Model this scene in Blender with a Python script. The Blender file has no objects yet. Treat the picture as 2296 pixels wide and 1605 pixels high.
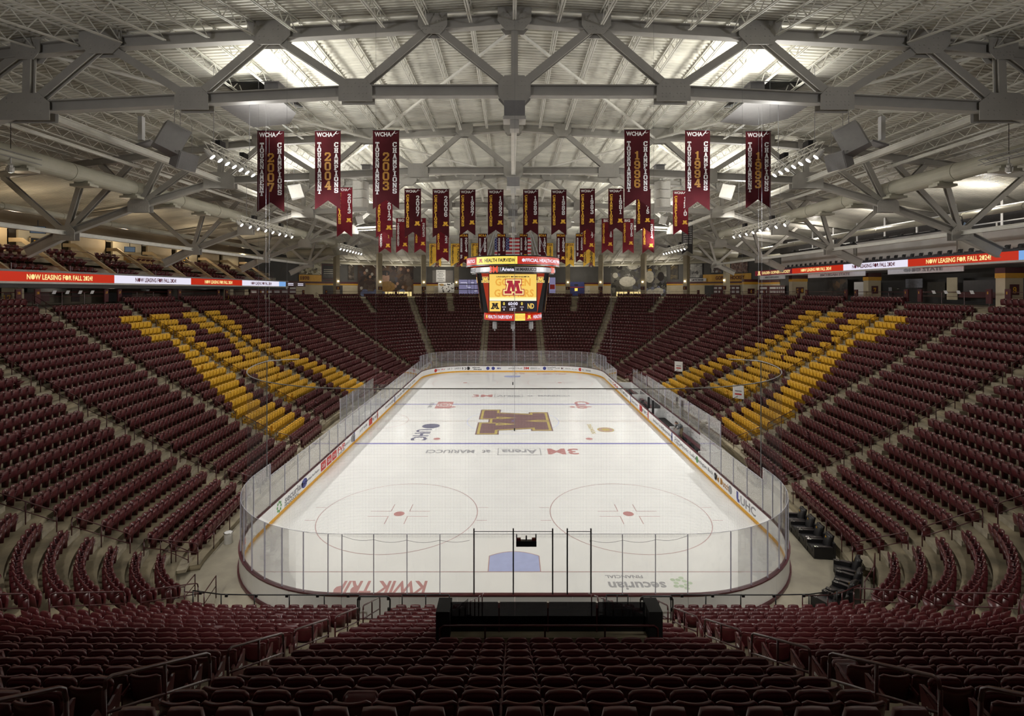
import bpy, bmesh, math, random
import numpy as np
from mathutils import Vector, Matrix
random.seed(7); np.random.seed(7)
PI = math.pi
S = bpy.context.scene
COL = S.collection

# ---------------------------------------------------------------- camera, world, exposure, main lights
CAM = (-0.13, -20.09, 13.08)
cd = bpy.data.cameras.new('camera'); cam = bpy.data.objects.new('camera', cd); COL.objects.link(cam)
cam.location = CAM; cam.rotation_euler = (PI/2, 0, 0)
cd.sensor_width = 36; cd.lens = 36*1132/2296
cd.shift_y = -(802.5-651.6)/2296; cd.shift_x = 1/2296
cd.clip_start = 0.1; cd.clip_end = 400
S.camera = cam
w = bpy.data.worlds.new('world'); S.world = w; w.use_nodes = True
w.node_tree.nodes['Background'].inputs[0].default_value = (0.05, 0.05, 0.055, 1)
w.node_tree.nodes['Background'].inputs[1].default_value = 0.3
S.view_settings.view_transform = 'Standard'; S.view_settings.look = 'None'
S.view_settings.gamma = 1; S.view_settings.use_curve_mapping = False
S.view_settings.exposure = 0.0
cy = S.cycles
cy.max_bounces = 6; cy.diffuse_bounces = 3; cy.glossy_bounces = 2; cy.transmission_bounces = 3
cy.transparent_max_bounces = 16; cy.use_denoising = True; cy.caustics_reflective = False; cy.caustics_refractive = False
cy.sample_clamp_indirect = 6

def aim(o, target):
    o.rotation_euler = (Vector(target)-Vector(o.location)).to_track_quat('-Z', 'Y').to_euler()
def lamp(kind, name, loc, target, power, color=(1, 1, 1), size=0.5, angle=100, blend=0.6):
    l = bpy.data.lights.new(name, kind); o = bpy.data.objects.new(name, l); COL.objects.link(o)
    l.energy = power; l.color = color; o.location = loc
    if kind == 'SPOT':
        l.spot_size = math.radians(angle); l.spot_blend = blend; l.shadow_soft_size = size
    elif kind == 'POINT': l.shadow_soft_size = size
    elif kind == 'AREA': l.size = size
    if target is not None: aim(o, target)
    return o
ICE_W = 5700; UP_W = 800; WASH_W = 2900; FILL_W = 850; NEAR_W = 1500
# flood lamps of the lighting rigs under the roof, aimed at the ice
RIGS = [(-14.9, 4.4, 8.9, 19.9), (14.9, 4.4, 8.9, 19.9), (-21, 18.5, 28, 18.4), (21, 18.5, 28, 18.4), (-21, 41, 50, 18.4), (21, 41, 50, 18.4)]
FLOOD = (1, .985, .97)
for (x, y0, y1, z) in RIGS:
    sgn = 1 if x < 0 else -1
    for f in ((0.3,) if y0 < 10 else (0.3, 0.8)):
        y = y0+(y1-y0)*f
        lamp('SPOT', 'flood_lamp_light', (x+sgn*.45, y, z-0.8), (sgn*3.5, 30.48+(y-30.48)*(.7 if y0 < 10 else .9), 0), ICE_W*(1.0 if y0 < 10 else 1.05), FLOOD, 0.35, 118, 0.75)
    # unseen fill added above each rig to brighten the roof
    lamp('SPOT', 'roof_fill_light', (x+sgn*1.2, (y0+y1)/2, z+.5), (x+sgn*5, (y0+y1)/2, 26), WASH_W*(.6 if y0 < 10 else 1), (1, .98, .92), 0.5, 165, 0.9)
# uplights sitting on the bottom chords, washing the roof deck
for ty in (2.5, 17.4, 32.3, 47.2, 62.1):
    for sx in (-1, 1):
        lamp('SPOT', 'roof_uplight', (sx*11, ty+0.9, 22.7), (sx*10.6, ty+4.6, 26), UP_W*(.7 if ty < 3 else .8), (1, .98, .88), 0.25, 150, 0.9)
# added fill lights high under the deck, then more fill behind the camera
for hx, hy, f in ((-12, -14, .25), (12, -14, .25), (-23, -6, .5), (23, -6, .5), (-22.5, 14, .8), (22.5, 14, .8), (-22.5, 30.5, .8), (22.5, 30.5, .8), (-22.5, 47, .8), (22.5, 47, .8), (-9, 71, .9), (9, 71, .9)):
    lamp('SPOT', 'stand_fill_light', (hx, hy, 21.6 if hy > -10 and hy < 65 else 19.8), (hx*.97, hy+(1 if hy < 0 else 0)*3, 0), FILL_W*f, (1, .96, .88), 0.3, 165, 0.9)
for sx in (-1, 1):
    lamp('SPOT', 'near_truss_fill', (sx*14, -17.5, 17.5), (sx*9, 3, 24), NEAR_W, (.97, .96, 1), 0.5, 105, 0.8)  # unseen fill added to lift the camera side of the first truss

# added fill spots over the near stand, brightening the walkway and outer boards
for hx, tx, ty in ((-5, -6, 1.2), (5, 6, 1.2), (-11, -14.5, 3.5), (11, 14.5, 3.5)):
    lamp('SPOT', 'walkway_fill_spot', (hx, -17, 20.5), (tx, ty, 0), 5200, (1, .95, .86), 0.3, 34, 0.8)

def at(u, v, d):
    return Vector(((u-1147)*d/1132+CAM[0], d+CAM[1], CAM[2]-(v-651.6)*d/1132))
def proj(p):
    d = p[1]-CAM[1]
    if d < .2: return (1e6, 1e6, d)
    return (1147+1132*(p[0]-CAM[0])/d, 651.6-1132*(p[2]-CAM[2])/d, d)

# ---------------------------------------------------------------- materials
def srgb(r, g, b):
    f = lambda c: (c/255/12.92) if c/255 <= .04045 else ((c/255+.055)/1.055)**2.4
    return (f(r), f(g), f(b), 1)
MATS = {}
def mat(name, col, rough=.5, metal=0, noise=0.0, scale=4.0, stretch=(1, 1, 1), spec=.5, emit=0, bump=0, coat=0):
    if name in MATS: return MATS[name]
    m = bpy.data.materials.new(name); m.use_nodes = True; nt = m.node_tree; b = nt.nodes['Principled BSDF']
    b.inputs['Base Color'].default_value = col; b.inputs['Roughness'].default_value = rough
    b.inputs['Metallic'].default_value = metal; b.inputs['Specular IOR Level'].default_value = spec
    if coat: b.inputs['Coat Weight'].default_value = coat
    if noise or bump:
        tc = nt.nodes.new('ShaderNodeTexCoord'); mp = nt.nodes.new('ShaderNodeMapping'); nz = nt.nodes.new('ShaderNodeTexNoise')
        mp.inputs['Scale'].default_value = stretch; nz.inputs['Scale'].default_value = scale; nz.inputs['Detail'].default_value = 5
        nt.links.new(tc.outputs['Object'], mp.inputs[0]); nt.links.new(mp.outputs[0], nz.inputs[0])
        if noise:
            cr = nt.nodes.new('ShaderNodeMapRange'); cr.inputs[1].default_value = .3; cr.inputs[2].default_value = .7
            cr.inputs[3].default_value = 1-noise; cr.inputs[4].default_value = 1+noise
            mx = nt.nodes.new('ShaderNodeVectorMath'); mx.operation = 'SCALE'; mx.inputs[0].default_value = col[:3]
            nt.links.new(nz.outputs[0], cr.inputs[0]); nt.links.new(cr.outputs[0], mx.inputs[3])
            nt.links.new(mx.outputs[0], b.inputs['Base Color'])
        if bump:
            bp = nt.nodes.new('ShaderNodeBump'); bp.inputs['Strength'].default_value = bump
            nt.links.new(nz.outputs[0], bp.inputs['Height']); nt.links.new(bp.outputs[0], b.inputs['Normal'])
    if emit:
        b.inputs['Emission Color'].default_value = col; b.inputs['Emission Strength'].default_value = emit
    MATS[name] = m; return m
M_MAROON = mat('maroon_plastic', (.088, .0145, .0175, 1), .33, noise=.12, scale=9, spec=.6)
M_GOLD = mat('gold_plastic', (.72, .40, .03, 1), .4, noise=.08, scale=9)
M_PLATE = mat('white_plate', (.85, .85, .8, 1), .35, noise=.05, scale=20)
M_RAIL = mat('maroon_pipe', (.062, .012, .014, 1), .3, noise=.1, scale=12, spec=.6)
M_BLACK = mat('black_metal', (.008, .008, .009, 1), .4, noise=.1, scale=10)
M_CONC = mat('terrace_concrete', (.27, .23, .155, 1), .75, noise=.5, scale=1.0, stretch=(.7, .7, 6), bump=.15)
M_WALK = mat('walkway_concrete', (.36, .325, .25, 1), .6, noise=.18, scale=.9, bump=.05)
M_STEP = mat('step_concrete', (.33, .29, .215, 1), .7, noise=.28, scale=2.5, bump=.1)
M_STEEL = mat('painted_steel', (.50, .48, .44, 1), .5, noise=.06, scale=1.5)
M_JOIST = mat('joist_paint', (.74, .72, .65, 1), .5, noise=.08, scale=2)
M_DECK = mat('deck_paint', (.72, .70, .62, 1), .45, noise=.22, scale=.35, stretch=(1, 2, 1))
M_DUCT = mat('duct_paint', (.47, .45, .36, 1), .32, noise=.08, scale=.8)
M_WHITE = mat('white_panel', (.80, .80, .79, 1), .4, noise=.04, scale=2)
M_BOARD = mat('dasher_white', (.82, .82, .81, 1), .3, noise=.04, scale=1.2)
M_YELLOW = mat('kick_yellow', (.72, .36, .012, 1), .4, noise=.08, scale=3)
M_RAILTOP = mat('dasher_cap', (.085, .017, .024, 1), .3, noise=.1, scale=4)
M_GREY = mat('grey_wall', (.075, .072, .068, 1), .7, noise=.12, scale=.7)
M_CREAM = mat('cream_wall', (.50, .44, .31, 1), .65, noise=.08, scale=1)
M_TAN = mat('tan_wall', (.46, .36, .22, 1), .65, noise=.08, scale=1)
M_DARK = mat('dark_concourse', (.045, .042, .040, 1), .6, noise=.2, scale=.8)
M_BANDM = mat('maroon_band', (.07, .012, .016, 1), .5, noise=.1, scale=3)
M_BANDG = mat('gold_band', (.60, .32, .03, 1), .5, noise=.08, scale=3)
M_SPK = mat('speaker_grey', (.28, .27, .27, 1), .55, noise=.06, scale=4)
M_SPKW = mat('speaker_white', (.62, .60, .56, 1), .5, noise=.05, scale=4)
M_LEATHER = mat('black_leather', (.014, .013, .014, 1), .38, noise=.2, scale=6, bump=.12)
M_CHROME = mat('chrome', (.75, .75, .75, 1), .2, 1, noise=.05, scale=10)
M_CLOTH = mat('banner_maroon', (.048, .0065, .009, 1), .9, noise=.2, scale=1.4, bump=.05, spec=.12)
M_CLOTHR = mat('banner_red', (.115, .010, .016, 1), .9, noise=.2, scale=1.4, bump=.05, spec=.12)
M_CLOTHG = mat('banner_gold', (.72, .42, .035, 1), .6, noise=.12, scale=1.4)
M_CLOTHK = mat('banner_black', (.02, .018, .018, 1), .6, noise=.12, scale=1.4)
M_LW = mat('letter_white', (.62, .61, .62, 1), .6, noise=.05, scale=3)
M_LG = mat('letter_gold', (.70, .38, .025, 1), .6, noise=.05, scale=3)
M_LGD = mat('letter_old_gold', (.33, .15, .012, 1), .6, noise=.05, scale=3)
M_LM = mat('letter_maroon', (.10, .008, .012, 1), .6, noise=.05, scale=3)
M_LK = mat('letter_black', (.012, .012, .014, 1), .6, noise=.05, scale=3)
M_LR = mat('letter_red', (.50, .035, .03, 1), .6, noise=.05, scale=3)
M_LB = mat('letter_blue', (.05, .06, .26, 1), .6, noise=.05, scale=3)
M_LGR = mat('letter_green', (.10, .30, .08, 1), .6, noise=.05, scale=3)
M_LGY = mat('letter_grey', (.25, .25, .26, 1), .6, noise=.05, scale=3)
M_IR = mat('ice_paint_red', (.48, .33, .32, 1), .35, noise=.08, scale=3)
M_IRS = mat('ice_paint_red_strong', (.50, .25, .24, 1), .35, noise=.08, scale=3)
M_IB = mat('ice_paint_blue', (.19, .18, .46, 1), .35, noise=.08, scale=3)
M_IBL = mat('ice_paint_pale_blue', (.42, .47, .72, 1), .35, noise=.05, scale=3)
M_IG = mat('ice_paint_grey', (.36, .36, .37, 1), .35, noise=.08, scale=3)
M_IN = mat('ice_paint_navy', (.17, .17, .24, 1), .35, noise=.08, scale=3)
M_IM = mat('ice_paint_maroon', (.23, .145, .145, 1), .35, noise=.08, scale=3)
M_IY = mat('ice_paint_gold', (.52, .42, .15, 1), .35, noise=.08, scale=3)
M_IGR = mat('ice_paint_green', (.50, .60, .44, 1), .35, noise=.08, scale=3)
def emat(name, col, e):
    m = mat(name, col, .5, emit=e, noise=0); m.node_tree.nodes['Principled BSDF'].inputs['Base Color'].default_value = tuple(c*.12 for c in col[:3])+(1,); return m
E_RED = emat('screen_red', srgb(190, 38, 8), .9)
E_WHITE = emat('screen_white', srgb(232, 228, 245), .95)
E_YEL = emat('screen_yellow', srgb(252, 226, 96), .95)
E_GOLD = emat('screen_gold', srgb(250, 208, 100), .9)
E_MAR = emat('screen_maroon', srgb(105, 12, 32), .8)
E_MARL = emat('screen_logo_maroon', srgb(170, 30, 52), .85)
E_TXT = emat('screen_text_cream', srgb(250, 225, 150), 1)
E_TXM = emat('screen_text_maroon', srgb(95, 30, 50), .6)
E_TXK = emat('screen_text_dark', srgb(40, 20, 25), .4)
E_TXG = emat('screen_ghost_gold', srgb(246, 176, 66), .8)
E_BLUE = emat('screen_blue', srgb(120, 170, 230), .9)
E_NAVY = emat('screen_navy', srgb(18, 22, 48), .6)
E_DK = emat('screen_dark', srgb(38, 10, 20), .5)
E_OR = emat('sign_orange_red', srgb(235, 75, 40), .9)
E_LAMP = emat('lamp_lens', (1, .97, .92, 1), 14)
E_WARM = emat('warm_lamp', (1, .8, .5, 1), 5)
E_TV = emat('tv_picture', srgb(90, 105, 120), .6)
E_CONC = emat('concession_glow', srgb(245, 220, 150), .9)
E_PURP = emat('window_glow', srgb(150, 145, 185), .55)
def glass_mat(name, tint, fac, rough=.05, gl=(1, 1, 1, 1)):
    m = bpy.data.materials.new(name); m.use_nodes = True; nt = m.node_tree; nt.nodes.remove(nt.nodes['Principled BSDF'])
    out = nt.nodes['Material Output']; tr = nt.nodes.new('ShaderNodeBsdfTransparent'); gs = nt.nodes.new('ShaderNodeBsdfGlossy')
    mx = nt.nodes.new('ShaderNodeMixShader'); lw = nt.nodes.new('ShaderNodeLayerWeight'); lw.inputs[0].default_value = .25
    ma = nt.nodes.new('ShaderNodeMath'); ma.operation = 'MULTIPLY_ADD'; ma.inputs[1].default_value = .55; ma.inputs[2].default_value = fac
    tr.inputs[0].default_value = tint; gs.inputs[1].default_value = rough; gs.inputs[0].default_value = gl
    nt.links.new(lw.outputs['Fresnel'], ma.inputs[0]); nt.links.new(ma.outputs[0], mx.inputs[0])
    nt.links.new(tr.outputs[0], mx.inputs[1]); nt.links.new(gs.outputs[0], mx.inputs[2]); nt.links.new(mx.outputs[0], out.inputs[0])
    MATS[name] = m; return m
def haze_glass(name, tint, fac, dcol, dfac):
    m = glass_mat(name, tint, fac); nt = m.node_tree; out = nt.nodes['Material Output']
    src = out.inputs[0].links[0].from_socket
    df = nt.nodes.new('ShaderNodeBsdfDiffuse'); df.inputs[0].default_value = dcol
    mx = nt.nodes.new('ShaderNodeMixShader'); mx.inputs[0].default_value = dfac
    nt.links.new(src, mx.inputs[1]); nt.links.new(df.outputs[0], mx.inputs[2]); nt.links.new(mx.outputs[0], out.inputs[0])
    return m
M_GLASS = haze_glass('rink_glass', (.97, .97, .96, 1), .02, (.7, .7, .72, 1), .045)
M_GLEDGE = mat('glass_edge', (.55, .55, .62, 1), .2, noise=.05, scale=5)
M_TINT = haze_glass('tinted_glass', (.28, .28, .29, 1), .03, (.05, .05, .05, 1), .15)
M_STANCH = mat('clear_stanchion', (.52, .51, .60, 1), .25, noise=.05, scale=5)
def net_mat():
    m = bpy.data.materials.new('black_netting'); m.use_nodes = True; nt = m.node_tree; b = nt.nodes['Principled BSDF']
    b.inputs['Base Color'].default_value = (.03, .03, .03, 1); b.inputs['Roughness'].default_value = .8
    out = nt.nodes['Material Output']; tc = nt.nodes.new('ShaderNodeTexCoord'); sp = nt.nodes.new('ShaderNodeSeparateXYZ')
    nt.links.new(tc.outputs['UV'], sp.inputs[0]); res = []
    for ax in (0, 1):
        md = nt.nodes.new('ShaderNodeMath'); md.operation = 'PINGPONG'; md.inputs[1].default_value = .03
        lt = nt.nodes.new('ShaderNodeMath'); lt.operation = 'LESS_THAN'; lt.inputs[1].default_value = .0019
        nt.links.new(sp.outputs[ax], md.inputs[0]); nt.links.new(md.outputs[0], lt.inputs[0]); res.append(lt)
    mxm = nt.nodes.new('ShaderNodeMath'); mxm.operation = 'MAXIMUM'
    nt.links.new(res[0].outputs[0], mxm.inputs[0]); nt.links.new(res[1].outputs[0], mxm.inputs[1])
    tr = nt.nodes.new('ShaderNodeBsdfTransparent'); mx = nt.nodes.new('ShaderNodeMixShader')
    nt.links.new(mxm.outputs[0], mx.inputs[0]); nt.links.new(tr.outputs[0], mx.inputs[1]); nt.links.new(b.outputs[0], mx.inputs[2])
    nt.links.new(mx.outputs[0], out.inputs[0]); return m
M_NET = net_mat()
def collage_mat(name, cols, scale):
    m = bpy.data.materials.new(name); m.use_nodes = True; nt = m.node_tree; b = nt.nodes['Principled BSDF']; b.inputs['Roughness'].default_value = .6
    tc = nt.nodes.new('ShaderNodeTexCoord'); vo = nt.nodes.new('ShaderNodeTexVoronoi'); vo.inputs['Scale'].default_value = scale
    nz = nt.nodes.new('ShaderNodeTexNoise'); nz.inputs['Scale'].default_value = scale*1.3; nz.inputs['Detail'].default_value = 6; nz.inputs['Distortion'].default_value = 1.2
    va = nt.nodes.new('ShaderNodeVectorMath'); va.operation = 'ADD'; nt.links.new(tc.outputs['Object'], va.inputs[0]); nt.links.new(nz.outputs[1], va.inputs[1])
    nt.links.new(tc.outputs['Object'], nz.inputs[0]); nt.links.new(va.outputs[0], vo.inputs[0])
    cr = nt.nodes.new('ShaderNodeValToRGB'); cr.color_ramp.interpolation = 'LINEAR'
    sp = nt.nodes.new('ShaderNodeSeparateColor'); nt.links.new(vo.outputs['Color'], sp.inputs[0]); nt.links.new(sp.outputs[0], cr.inputs[0])
    e = cr.color_ramp.elements; n = len(cols)
    e[0].color = cols[0]; e[0].position = 0; e[1].color = cols[-1]; e[1].position = 1
    for i in range(1, n-1):
        x = e.new(i/(n-1)); x.color = cols[i]
    nt.links.new(cr.outputs[0], b.inputs['Base Color']); MATS[name] = m; return m
# ---------------------------------------------------------------- mesh helpers
def clean(v): return v if isinstance(v, Vector) else Vector(v)
class MB:
    def __init__(s): s.v = []; s.f = []; s.m = []; s.uv = None
    def add(s, vs, fs, mi=0):
        b = len(s.v); s.v.extend([tuple(x) for x in vs]); s.f.extend([tuple(b+i for i in f) for f in fs]); s.m.extend([mi]*len(fs)); return s
    def quad(s, a, b, c, d, mi=0): return s.add([a, b, c, d], [(0, 1, 2, 3)], mi)
    def box(s, c, sz, R=None, mi=0):
        c = clean(c); hx, hy, hz = sz[0]/2, sz[1]/2, sz[2]/2
        vs = [Vector((x*hx, y*hy, z*hz)) for z in (-1, 1) for y in (-1, 1) for x in (-1, 1)]
        if R is not None: vs = [R @ q for q in vs]
        return s.add([q+c for q in vs], [(0, 2, 3, 1), (4, 5, 7, 6), (0, 1, 5, 4), (2, 6, 7, 3), (0, 4, 6, 2), (1, 3, 7, 5)], mi)
    def bx(s, x0, x1, y0, y1, z0, z1, mi=0): return s.box(((x0+x1)/2, (y0+y1)/2, (z0+z1)/2), (x1-x0, y1-y0, z1-z0), None, mi)
    def frame(s, p0, p1, up=(0, 0, 1)):
        p0, p1 = clean(p0), clean(p1); y = (p1-p0).normalized(); up = clean(up)
        x = y.cross(up)
        if x.length < 1e-4: x = y.cross(Vector((1, 0, 0)))
        x.normalize(); z = x.cross(y); return p0, p1, x, y, z
    def beam(s, p0, p1, w_, h_, up=(0, 0, 1), mi=0):
        p0, p1, x, y, z = s.frame(p0, p1, up); vs = []
        for p in (p0, p1):
            for a, b in ((-1, -1), (1, -1), (1, 1), (-1, 1)): vs.append(p+x*(a*w_/2)+z*(b*h_/2))
        return s.add(vs, [(0, 1, 2, 3), (4, 7, 6, 5), (0, 4, 5, 1), (1, 5, 6, 2), (2, 6, 7, 3), (3, 7, 4, 0)], mi)
    def ibeam(s, p0, p1, w_, h_, t=.04, up=(0, 0, 1), mi=0):
        p0, p1, x, y, z = s.frame(p0, p1, up); a, b = w_/2, h_/2; k = t/2
        pr = [(-a, -b), (a, -b), (a, -b+t), (k, -b+t), (k, b-t), (a, b-t), (a, b), (-a, b), (-a, b-t), (-k, b-t), (-k, -b+t), (-a, -b+t)]
        n = len(pr); vs = [p+x*i+z*j for p in (p0, p1) for i, j in pr]
        fs = [(i, i+n, (i+1) % n+n, (i+1) % n) for i in range(n)]+[tuple(range(n)), tuple(range(2*n-1, n-1, -1))]
        return s.add(vs, fs, mi)
    def tube(s, pts, r, n=6, closed=False, mi=0, cap=True):
        pts = [clean(p) for p in pts]; N = len(pts); vs = []; ref = None
        for i, p in enumerate(pts):
            a = pts[(i-1) % N] if (closed or i > 0) else p; b = pts[(i+1) % N] if (closed or i < N-1) else p
            t = (b-a).normalized()
            if ref is None: ref = Vector((0, 0, 1)) if abs(t.z) < .9 else Vector((1, 0, 0))
            x = t.cross(ref).normalized(); ref = x.cross(t).normalized()
            for k in range(n):
                an = 2*PI*k/n; vs.append(p+x*(r*math.cos(an))+ref*(r*math.sin(an)))
        fs = []
        for i in range(N if closed else N-1):
            j = (i+1) % N
            for k in range(n): fs.append((i*n+k, i*n+(k+1) % n, j*n+(k+1) % n, j*n+k))
        if cap and not closed: fs += [tuple(range(n-1, -1, -1)), tuple((N-1)*n+k for k in range(n))]
        return s.add(vs, fs, mi)
    def prism(s, poly, z0, z1, R=None, o=(0, 0, 0), mi=0):
        n = len(poly); o = clean(o); vs = [Vector((x, y, z)) for z in (z0, z1) for x, y in poly]
        if R is not None: vs = [R @ q for q in vs]
        return s.add([q+o for q in vs], [tuple(range(n-1, -1, -1)), tuple(range(n, 2*n))]+[(i, (i+1) % n, (i+1) % n+n, i+n) for i in range(n)], mi)
    def grid(s, fn, nu, nv, thick=None, mi=0):
        """surface fn(i/nu, j/nv) -> point; thick: vector function giving the back side"""
        F = [[clean(fn(i/nu, j/nv)) for i in range(nu+1)] for j in range(nv+1)]
        vs = [p for r in F for p in r]; W = nu+1; fs = [(j*W+i, j*W+i+1, (j+1)*W+i+1, (j+1)*W+i) for j in range(nv) for i in range(nu)]
        if thick is not None:
            n = len(vs); th = Vector(thick); vs = vs+[p+th for p in vs]
            fs = fs+[tuple(n+k for k in reversed(f)) for f in fs]
            for i in range(nu):
                fs.append((i+1, i, n+i, n+i+1)); a = nv*W+i; fs.append((a, a+1, n+a+1, n+a))
            for j in range(nv):
                a, b = j*W, (j+1)*W; fs.append((a, b, n+b, n+a)); a, b = a+nu, b+nu; fs.append((b, a, n+a, n+b))
        return s.add(vs, fs, mi)
    def mesh(s, name, mats, smooth=False):
        me = bpy.data.meshes.new(name); me.from_pydata(s.v, [], s.f)
        for m in (mats if isinstance(mats, (list, tuple)) else [mats]): me.materials.append(m)
        if any(s.m): me.polygons.foreach_set('material_index', s.m)
        if smooth: me.polygons.foreach_set('use_smooth', [True]*len(s.f))
        me.update(); return me
def tag(o, label=None, cat=None, group=None, kind=None):
    if label: o['label'] = label
    if cat: o['category'] = cat
    if group: o['group'] = group
    if kind: o['kind'] = kind
    return o
def put(name, me, parent=None, loc=None, rotz=None, **k):
    o = bpy.data.objects.new(name, me); COL.objects.link(o)
    if parent is not None: o.parent = parent
    if loc is not None: o.location = loc
    if rotz is not None: o.rotation_euler = (0, 0, rotz)
    return tag(o, **k)
def build(name, mb, mats, parent=None, smooth=False, loc=None, rotz=None, **k):
    return put(name, mb.mesh(name, mats, smooth), parent, loc, rotz, **k)
def empty(name, loc=(0, 0, 0), rotz=0, **k):
    o = bpy.data.objects.new(name, None); COL.objects.link(o); o.location = loc; o.rotation_euler = (0, 0, rotz); o.empty_display_size = .2
    return tag(o, **k)
ORD = 'zeroth first second third fourth fifth sixth seventh eighth ninth tenth eleventh twelfth thirteenth fourteenth fifteenth sixteenth seventeenth eighteenth nineteenth twentieth'.split()
ORD += ['twenty-'+x for x in ORD[1:10]]+['thirtieth']+['thirty-'+x for x in ORD[1:10]]+['fortieth']+['forty-'+x for x in ORD[1:10]]

# ---------------------------------------------------------------- lettering: plain font (cached meshes) and slab letters
TEXTS = {}
def text_prepare(strings):
    obs = []
    for t in strings:
        c = bpy.data.curves.new('t', 'FONT'); c.body = t; c.size = 1; c.offset = .028; c.resolution_u = 2; c.align_x = 'CENTER'
        o = bpy.data.objects.new('t', c); COL.objects.link(o); obs.append((t, o, c))
    bpy.context.view_layer.update(); dg = bpy.context.evaluated_depsgraph_get()
    for t, o, c in obs:
        me = bpy.data.meshes.new_from_object(o.evaluated_get(dg))
        vs = [Vector(v.co) for v in me.vertices]; fs = [tuple(p.vertices) for p in me.polygons]
        if vs:
            x0 = min(v.x for v in vs); x1 = max(v.x for v in vs); y0 = min(v.y for v in vs); y1 = max(v.y for v in vs)
            TEXTS[t] = ([((v.x-x0)/(x1-x0)-.5, (v.y-y0)/(y1-y0)-.5) for v in vs], fs, (x1-x0)/(y1-y0))
        bpy.data.meshes.remove(me)
        if t in TEXTS:
            v_, f_, as_ = TEXTS[t]; v_, f_ = union(('text', t), [[(v_[i][0]*as_, v_[i][1]) for i in q] for q in f_]); TEXTS[t] = ([(x/as_, y) for x, y in v_], f_, as_)
        bpy.data.objects.remove(o); bpy.data.curves.remove(c)
def text_to(mb, t, fn, w_, h_, mi=0, cx=0, cy=0):
    vs, fs, asp = TEXTS[t]; mb.add([fn(cx+x*w_, cy+y*h_) for x, y in vs], fs, mi)
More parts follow.
